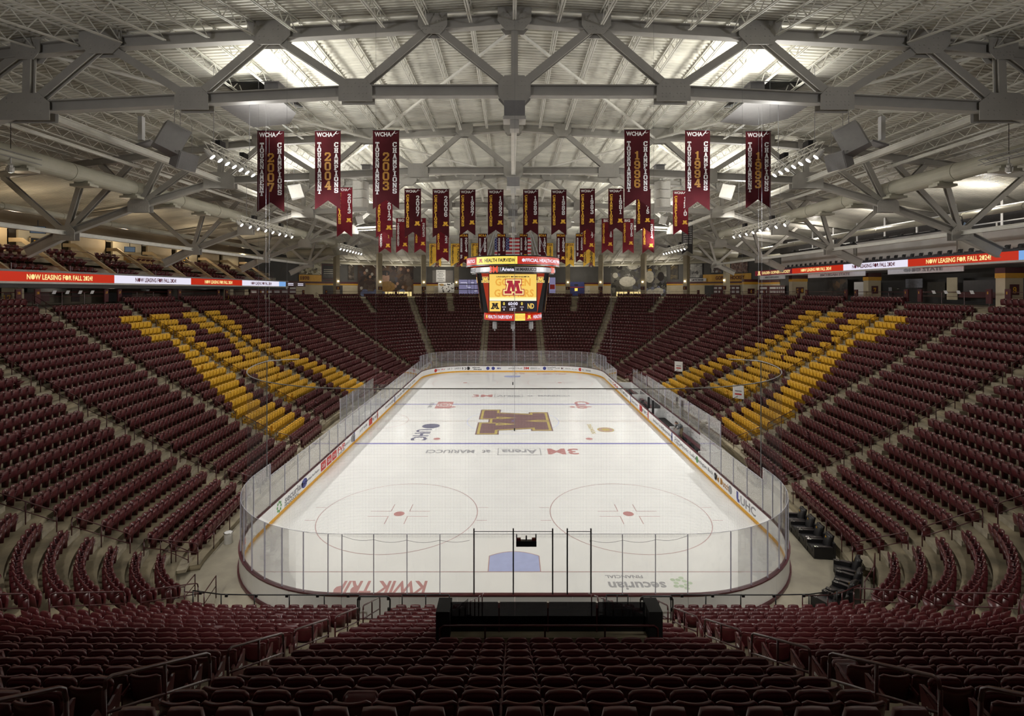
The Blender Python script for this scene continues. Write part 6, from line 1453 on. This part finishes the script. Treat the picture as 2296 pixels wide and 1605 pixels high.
o, tx, bl = on_wall('poster', 1594, 1626, 588, 613, collage_mat('poster_print_e', c4((150, 150, 158), (190, 188, 180), (90, 60, 50), (60, 58, 62)), 1.6), 'pale landscape poster above the gold wall sign', 'poster', frame=M_LK)
o, tx, bl = on_wall('poster', 1641, 1677, 580, 611, collage_mat('poster_print_f', c4((60, 34, 30), (150, 120, 108), (90, 50, 44), (180, 160, 150), (40, 26, 24)), 3.4), 'crowd photo poster high on the far right wall', 'poster')
o, tx, bl = on_wall('sign', 1577, 1684, 614, 631, M_BANDG, 'long gold wall sign with dark block letters on the far right', 'sign'); tx('GOPHER HOCKEY', .56, .5, .60, .5, M_LM)
o, tx, bl = on_wall('sign', 1543, 1582, 624, 631, M_LW, 'white sign with one dark opponent name under the goaltender poster', 'sign', TW-.3); tx('NOTRE DAME', .5, .5, .7, .55, M_LK)
o, tx, bl = on_wall('notice_board', 977, 998, 605, 632, M_WHITE, 'tall white name board with maroon and gold bands at the far left', 'sign', TW-.2)
for k, q in enumerate(('John Mariucci', '1952-66', 'DOUG WOOG', '1972-79', 'Herb Brooks', 'Coaches')): tx(q, .5, .85-.14*k, .74 if k % 2 == 0 else .45, .06, M_LK)
on_wall('wall_panel', 970, 1015, 606, 634, mat('pale_grey_panel', srgb(120, 116, 112), .6, noise=.1), 'pale grey panel behind the white name board', 'panel', TW-.1)
o, tx, bl = on_wall('display_stand', 984, 1020, 634, 656, M_WHITE, 'white display stand with black cow spots behind the far stand', 'display', TW-1.5)
random.seed(3)
for k in range(26): bl(.06+.88*random.random(), .06+.88*random.random(), .05+.05*random.random(), .06+.08*random.random(), M_LK, 'cow_spot', True)
bl(.22, .80, .26, .24, mat('tan_oval', srgb(170, 140, 90), .6, noise=.1), 'tan_oval', True)
o, tx, bl = on_wall('glazed_wall', 1027, 1078, 627, 661, E_PURP, 'softly glowing violet window wall left of the scoreboard', 'window', TW-.25)
for x in (.2, .4, .6, .8): bl(x, .5, .02, 1, M_LK, 'mullion')
bl(.5, .35, 1, .05, M_LK, 'transom'); bl(.5, .7, 1, .05, M_LK, 'transom')
for x, y, a, b in ((.1, .8, .15, .03), (.16, .65, .02, .3), (.3, .5, .2, .03), (.5, .8, .2, .03), (.7, .25, .2, .04), (.88, .55, .02, .4)): bl(x, y, a, b, E_WHITE, 'light_line')
o, tx, bl = on_wall('glazed_wall', 1232, 1245, 622, 657, E_PURP, 'bright narrow window right of the scoreboard', 'window', TW-.25)
bl(.5, .4, .8, .3, M_LR, 'red_poster')
on_wall('dark_opening', 1195, 1231, 628, 659, mat('brown_dark', srgb(42, 32, 24), .7, noise=.2), 'dark brown opening behind the scoreboard', 'opening', TW-.2)
o, tx, bl = on_wall('shop_front', 1277, 1309, 632, 663, mat('shop_blue', srgb(50, 58, 120), .5, noise=.2), 'small blue shop front behind the far stand', 'shop', TW-.4); bl(.45, .45, .2, .2, E_YEL, 'price_board'); bl(.45, .78, .3, .14, M_LK, 'emblem', True); bl(.5, .62, .95, .05, M_LR, 'red_stripe')
for u0, u1, w_ in ((1309, 1323, 'right'), (975, 989, 'left')):
    o, tx, bl = on_wall('service_door', u0, u1, 641, 664, mat('door_cream', srgb(205, 198, 182), .5, noise=.05), f'pale service door in the far wall, {w_} of the scoreboard', 'door', TW-.15); bl(.8, .5, .08, .12, M_LK, 'handle')
for u0, u1, lab in ((862, 925, 'left'), (1382, 1438, 'right')):
    o, tx, bl = on_wall('concession_stand', u0, u1, 654, 664, E_CONC, f'bright concession counter below the {lab} mural', 'counter', TW-.4)
    for k in range(5): bl(.1+.2*k, .5, .025, 1, M_LK, 'mullion')
    for k in range(4): bl(.2+.2*k, .35, .07, .5, M_DARK, 'product')
for u0, u1, w_ in ((726, 770, 'left'), (1578, 1600, 'right')): on_wall('dark_opening', u0, u1, 640, 665, M_DARK, f'dark passage in the far wall beside the {w_} stand', 'opening', TW-.15)
for sx, us in ((-1, ((560, 662, 'left'),)), (1, ((1601, 1660, 'right'), (1702, 1760, 'right inner')))):
    for u0, u1, w_ in us:
        o, tx, bl = on_wall('menu_board', u0, u1, 640, 660, M_BANDM, f'maroon concession wall with white menu cards, {w_} concourse', 'board', TW-.3)
        for r in range(2):
            for k in range(6): bl(.08+.17*k, .3+.42*r, .12, .22, M_LW, 'menu_card')
# column with numbers and signs near the side stands
def block_sign(u, v0, v1, wpx, t, txt, lab, d_extra=0, band=True):
    s = s_at(u, t); p = cpt(s, t, ZC); d = p.y+20.09; wd = wpx*d/1132/2; zt = z_at(v0, d)-ZC
    o = empty('concourse_pier', p, 0, label=lab, cat='column'); mb = MB(); mb.bx(-wd, wd, -.4, .4, 0, zt); build('shaft', mb, M_CREAM, o)
    if band: mb = MB(); mb.bx(-wd-.03, wd+.03, -.44, .44, zt-.85, zt-.45); build('gold_band', mb, M_BANDG, o); mb = MB(); mb.bx(-wd-.03, wd+.03, -.44, .44, zt-.45, zt); build('maroon_band', mb, M_BANDM, o)
    zc = z_at((v0+v1)/2+10, d)-ZC; mb = MB(); mb.bx(-wd*.5, wd*.5, -.46, -.42, zc-.4, zc+.45); build('number_plate', mb, M_BANDM, o); mb = MB(); slab(mb, txt, lambda x, z: (x, -.47, z), -.16*len(txt), zc-.26, .28, .5); build('number', mb, M_LG, o)
    return o
block_sign(28, 636, 680, 28, 20.5, '17', 'cream pier with the gold number 17 under the left ribbon', band=False)
block_sign(513, 640, 672, 14, 20.5, '16', 'slim cream pier with a gold number beyond the middle of the left ribbon', band=False)
block_sign(2262, 600, 680, 40, 21.5, '9', 'cream pier with the gold number 9 at the right edge')
block_sign(1955, 612, 668, 28, 21.5, '7', 'cream banded pier with the number 7 under the right ribbon')
block_sign(1790, 618, 664, 34, 22.5, '5-6', 'cream banded pier marked 5-6 under the right ribbon')
block_sign(1682, 626, 660, 30, 22.5, '4', 'cream banded pier marked 4 at the end of the right ribbon')
for txt, u0, u1, v0, v1, lab in (('MICHIGAN', 1703, 1760, 617, 626, 'white opponent name sign nearest the end of the right ribbon'), ('MICHIGAN STATE', 1812, 1940, 610, 621, 'longer white opponent name sign below the middle of the right ribbon'), ('OHIO STATE', 1990, 2160, 596, 612, 'white opponent name sign below the near part of the right ribbon')):
    o, tx, bl = on_wall('name_sign', u0, u1, v0, v1, M_LW, lab, 'sign', 19.3); tx(txt, .5, .5, .52, .5, M_LGY)
# right concourse back: shops, shutters, cameras
for u0, u1, v0, v1, m, lab, cat in ((1855, 1900, 626, 660, collage_mat('poster_print_g', c4((20, 18, 18), (60, 55, 52), (30, 28, 27), (90, 70, 50)), 1.4), 'dark crowd mural on the right concourse', 'mural'), (1915, 1950, 632, 665, M_WHITE, 'pale door panels on the right concourse', 'door'), (2030, 2068, 625, 645, mat('pale_poster', srgb(130, 132, 140), .6, noise=.2), 'pale information poster on the right concourse', 'poster'), (2160, 2240, 628, 655, mat('shutter_grey', srgb(66, 62, 64), .5, noise=.1), 'grey rolled down shutter on the right concourse', 'shutter'), (2150, 2250, 655, 668, M_BANDM, 'maroon counter front under the grey shutter', 'counter'), (2080, 2120, 632, 668, mat('glass_dark', srgb(58, 56, 52), .3, noise=.2), 'dark glazed entrance on the right concourse', 'entrance'), (2122, 2146, 622, 672, M_CREAM, 'cream wall pier by the right entrance', 'column'),
        (40, 110, 655, 676, M_BANDM, 'maroon counter front on the left concourse', 'counter'), (60, 150, 636, 655, mat('glass_dark2', srgb(64, 62, 56), .3, noise=.25), 'dim glazed room on the left concourse', 'window'), (160, 178, 640, 676, mat('door_maroon', srgb(38, 18, 20), .5, noise=.1), 'dark maroon door on the left concourse', 'door'), (240, 296, 655, 676, mat('dark_table', srgb(26, 26, 28), .5, noise=.1), 'dark equipment table on the left concourse', 'table'), (385, 500, 642, 668, mat('passage', srgb(48, 44, 38), .7, noise=.25), 'dim passage wall on the left concourse', 'wall panel')): on_wall('concourse_fixture' if cat not in ('mural', 'door', 'poster', 'shutter', 'counter', 'column', 'window', 'table') else {'door': 'service_door', 'column': 'concourse_pier', 'window': 'glazed_wall'}.get(cat, cat), u0, u1, v0, v1, m, lab, cat, 25.5)
for sx, u, v, w_ in ((-1, 325, 655, 'left'), (1, 2003, 640, 'right')):
    s = s_at(u, 20.2); o = empty('broadcast_camera', cpt(s, 20.2, ZC), sx*-1.2, label=f'black broadcast camera on a tripod on the {w_} concourse', cat='camera')
    for k in range(3): build('leg', MB().tube([(0, 0, 1.3), (.5*math.cos(k*2.1), .5*math.sin(k*2.1), 0)], .035, 6), M_BLACK, o)
    mb = MB(); mb.bx(-.16, .16, -.45, .35, 1.35, 1.72); build('camera_body', mb, M_BLACK, o); build('lens', MB().tube([(0, .35, 1.53), (0, .8, 1.53)], .11, 10), M_BLACK, o)
# ---------------------------------------------------------------- boxes above the left concourse
bx0 = empty('box_tier', (-38, 8, 13.7), label='raked tier of private boxes with tan partitions above the left concourse', cat='balcony'); q0 = Vector(bx0.location)
def bt(name, x0, x1, y0, y1, z0, z1, m, **k): mb = MB(); mb.bx(x0-q0.x, x1-q0.x, y0-q0.y, y1-q0.y, z0-q0.z, z1-q0.z); return build(name, mb, m, bx0, **k)
bt('floor_slab', -46, -37.7, -2, 64, 13.3, 13.75, M_DARK)
for i, (x, z) in enumerate(((-38.9, 14.4), (-39.9, 15.2), (-40.9, 16.0), (-41.9, 16.3))): bt('tread', -43.2, x+.5, 2, 64, z-.5, z, M_CONC)
PY = [d-20.09 for d in (32.8, 38, 43.1, 48.3, 53.5, 58.7, 63.9, 69.1, 74.3, 79.5)]
for i, y in enumerate(PY):
    R = Matrix(((1, 0, 0), (0, 0, 1), (0, 1, 0)))
    mb = MB(); mb.prism([(-37.9, 14.35), (-37.9, 14.7), (-41.9, 17.6), (-43, 17.6), (-43, 17.25), (-41.9, 17.25)], -.09, .09, R, (0, y, 0)); mb.v = [(a-q0.x, b-q0.y, c-q0.z) for a, b, c in mb.v]; build('partition', mb, M_TAN, bx0)
    mb = MB(); mb.tube([Vector((-37.9, y+.1, 15.2))-q0, Vector((-41.9, y+.1, 17.4))-q0, Vector((-42.4, y+.1, 17.4))-q0], .03, 5); mb.tube([Vector((-37.9, y+.1, 14.5))-q0, Vector((-37.9, y+.1, 15.2))-q0], .03, 5); build('stair_rail', mb, M_RAIL, bx0)
    if i+1 < len(PY):
        y1 = PY[i+1]; m = M_TAN if i % 2 else M_CREAM
        bt('back_wall', -43.3, -43.1, y+.9, y1, 13.75, 18.4+.15*(i % 2), m); bt('back_wall', -44.6, -44.5, y, y+.9, 13.75, 18.0, mat('warm_room', (.30, .18, .10, 1), .7, noise=.1))
        bt('return_wall', -44.5, -43.1, y1-.1, y1, 13.75, 18.4, M_CREAM)
        for k_ in range(3):
            z = (15.1, 15.9, 16.7)[k_]; x = (-38.5, -39.5, -40.5)[k_]; mb = MB(); mb.tube([Vector((x, y+1.2, z))-q0, Vector((x, y1-.2, z))-q0], .022, 5); build('row_rail', mb, M_RAIL, bx0)
NS = 0
for i, (y, y1) in enumerate(zip(PY, PY[1:])):
    for r_, (x, z) in enumerate(((-39.0, 14.4), (-40.0, 15.2), (-41.0, 16.0))):
        for j in range(4):
            o = empty('box_chair', (x-.1, y+1.6+.72*j, z), -PI/2, label=f'dark maroon box seat, left tier, {ORD[i+1]} box, {ORD[r_+1]} row, {ORD[j+1]} along', cat='chair', group='seats in the left boxes')
            put('backrest', ME_SEAT[False]['back'], o); put('seat_pan', ME_SEAT[False]['down'], o); put('armrest', ME_SEAT[False]['arm'], o)
for i, (u, v, d) in enumerate(((412, 540, 55), (650, 590, 80))):
    p = at(u, v-10, d)
for i, u in enumerate((280, 540)):
    p = Vector((-42.95, (PY[2] if i == 0 else PY[6])+2.4, 17.3)); o = empty('wall_plaque', p, label=f'dark shield shaped plaque with a letter emblem on the {ORD[i+1]} box wall', cat='plaque'); mb = MB(); mb.bx(0, .05, -.6, .6, -.6, .5); build('board', mb, M_LK, o); mb = MB(); emblem(mb, lambda a, b: (.06, a, b), 0, 0, .9); build('letter_emblem', mb, M_LG, o)
    mb = MB()
    for a, b, c, d_ in ((-.68, .68, .5, .58), (-.68, .68, -.68, -.6), (-.68, -.6, -.68, .58), (.6, .68, -.68, .58)): mb.bx(0, .07, a, b, c, d_)
    build('frame', mb, M_TAN, o)
o = empty('box_counter', (-41.3, PY[4]+2.2, 15.9), label='light wooden counter inside one of the left boxes', cat='counter'); mb = MB(); mb.bx(-.4, .4, -1.6, 1.6, 0, 1.0); build('front', mb, mat('light_wood', (.42, .26, .10, 1), .5, noise=.2, scale=3, stretch=(1, 1, 6)), o); mb = MB(); mb.bx(-.5, .5, -1.7, 1.7, 1.0, 1.06); build('top', mb, M_TAN, o)
# hanging televisions
for i, (u, v, d) in enumerate(((85, 515, 40), (291, 559, 54), (408, 578, 68), (483, 590, 80), (2160, 506, 40), (1878, 549, 56), (1716, 572, 73))):
    sx = -1 if u < 1147 else 1; p = at(u, v, d); w_ = 'left' if sx < 0 else 'right'
    o = empty('hanging_television', p, sx*-.7 if sx < 0 else .7, label=f"small black television hung from the {w_} strut, {ORD[i+1 if i < 4 else i-3]} from the camera", cat='television', group='hanging televisions')
    mb = MB(); mb.box((0, 0, 0), (.95, .10, .58), Matrix.Rotation(.2, 3, 'X')); build('case', mb, M_BLACK, o); mb = MB(); mb.box((0, -.055, -.01), (.86, .01, .50), Matrix.Rotation(.2, 3, 'X')); build('screen', mb, E_TV, o); build('arm', MB().tube([(0, .05, .2), (0, .1, .75), (sx*-.0, .5, .8)], .035, 6), M_BLACK, o)
# ---------------------------------------------------------------- press tier above the right concourse
pt = empty('press_tier', (38, 8, 15.3), label='white fronted press tier with dark slots above the right concourse', cat='balcony'); q1 = Vector(pt.location)
def ptb(name, x0, x1, y0, y1, z0, z1, m, **k): mb = MB(); mb.bx(x0-q1.x, x1-q1.x, y0-q1.y, y1-q1.y, z0-q1.z, z1-q1.z); return build(name, mb, m, pt, **k)
ptb('floor_slab', 38.7, 45.5, -2, 53, 15.22, 15.3, M_SPK); ptb('ledge', 37.45, 37.75, 4, 53, 16.05, 16.25, mat('ledge_grey', srgb(62, 60, 66), .5, noise=.1))
M_PRESS = mat('press_white', (.52, .50, .46, 1), .6, noise=.08, scale=.6)
for d0, d1, zt in ((59.6, 75.5, 18.5), (45.8, 58.9, 18.65), (30, 43.2, 18.2)):
    y0, y1 = d0-20.09, d1-20.09; ptb('front_wall', 40.2, 40.4, y0, y1, 15.3, zt, M_PRESS); ptb('end_wall', 40.4, 45.5, y0-.1, y0, 15.3, zt, M_PRESS); ptb('top_ledge', 40.0, 40.7, y0, y1, zt, zt+.14, M_BLACK)
    y = y0+.7
    while y < y1-1: ptb('desk_gear', 40.6, 40.9, y, y+.5, zt+.1, zt+.25+.2*random.random(), M_BLACK, label='dark equipment on the press desk'); y += 2.1
ptb('back_wall', 45.6, 45.8, 0, 56, 15.3, 21.5, mat('press_dark', (.06, .055, .055, 1), .7, noise=.15))
for d0, d1 in ((43.4, 45.6),): ptb('recess', 43.5, 43.6, d0-20.09, d1-20.09, 15.3, 18.9, M_SPKW)
y = 6; i = 0
while y < 51.5:
    o = empty('press_chair', (38.9, y, 15.85), PI/2, label=f'black press seat showing over the right ribbon, {ORD[i+1] if i < 49 else "last"} from the camera', cat='chair', group='seats above the right ribbon'); i += 1
    put('backrest', ME_PS, o) if 'ME_PS' in globals() else put('backrest', globals().setdefault('ME_PS', mb_back(8, 4, 8).mesh('backrest', M_BLACK, True)), o); put('seat_pan', globals().setdefault('ME_PP', mb_pan(6, 4, .9).mesh('seat_pan', M_BLACK, True)), o); y += 1.05
for x, z in ((41.5, 20.3), (43.2, 19.2)):
    o = empty('lighting_pipe', (x, 6, z), label=f"long white pipe with small drop lamps over the press tier, {'upper' if z > 20 else 'lower'} one", cat='pipe'); build('pipe', MB().tube([(0, 0, 0), (0, 50, 0)], .06, 6), M_WHITE, o)
    for k in range(14): mb = MB(); mb.tube([(0, 2+3.4*k, -.05), (0, 2+3.4*k, -.35)], .07, 6); build('drop_lamp', mb, M_SPKW, o)
for i in range(10):
    y = 10+4.6*i; tag(build('hanger_frame', MB().tube([(42.5, y, 21.4), (42.5, y, 18.6)], .09, 6), M_WHITE), f'white drop post over the press tier, {ORD[i+1]} from the camera', 'post', 'drop posts over the press tier')
# ---------------------------------------------------------------- camera stands in the right stand, near the benches
for i, (k, dy) in enumerate(((3.3, 0), (3.3, 0))):
    s = -(AISLE_Q[5] if i == 0 else HALF-AISLE_Q[4]); p = cpt(s, k*ROWD-.5, zfloor(k, s)); o = empty('sign_stand', p, math.atan2(-curve(s)[3], -curve(s)[2])-PI/2+.9, label=f"white framed sign board on the right stand aisle, {'nearer' if i == 0 else 'farther'} one", cat='sign')
    mb = MB(); mb.bx(-.5, .5, -.04, .04, .5, 1.75); build('board', mb, M_WHITE, o); mb = MB(); mb.bx(-.3, .3, .041, .05, .85, 1.0); build('print', mb, M_LR, o); mb = MB(); mb.bx(-.3, .3, .041, .05, 1.15, 1.28); build('print', mb, M_LGY, o)
    for a in (-.4, .4): mb = MB(); mb.tube([(a, 0, 0), (a, 0, .5)], .03, 6); build('leg', mb, M_BLACK, o)
# warm and cool lamps of the concourse and the boxes, plus added fill brightening the press front
for y in (10, 22, 34, 46, 58): lamp('POINT', 'box_lamp', (-41.5, y, 18.6), None, 170, (1, .80, .55), .3); lamp('POINT', 'press_fill_light', (39.2, y, 20.6), None, 330, (1, .93, .85), .3)
for sx in (-1, 1):
    for y in (16, 32, 48, 64): lamp('POINT', 'concourse_lamp', (sx*41.5, y, 13.2 if sx < 0 else 14.4), None, 45, (1, .9, .75), .3)
for u in (800, 900, 1000, 1290, 1390, 1490): s = s_at(u, 23); lamp('POINT', 'concourse_lamp', tuple(cpt(s, 23, 16.5)), None, 260, (1, .92, .8), .3)
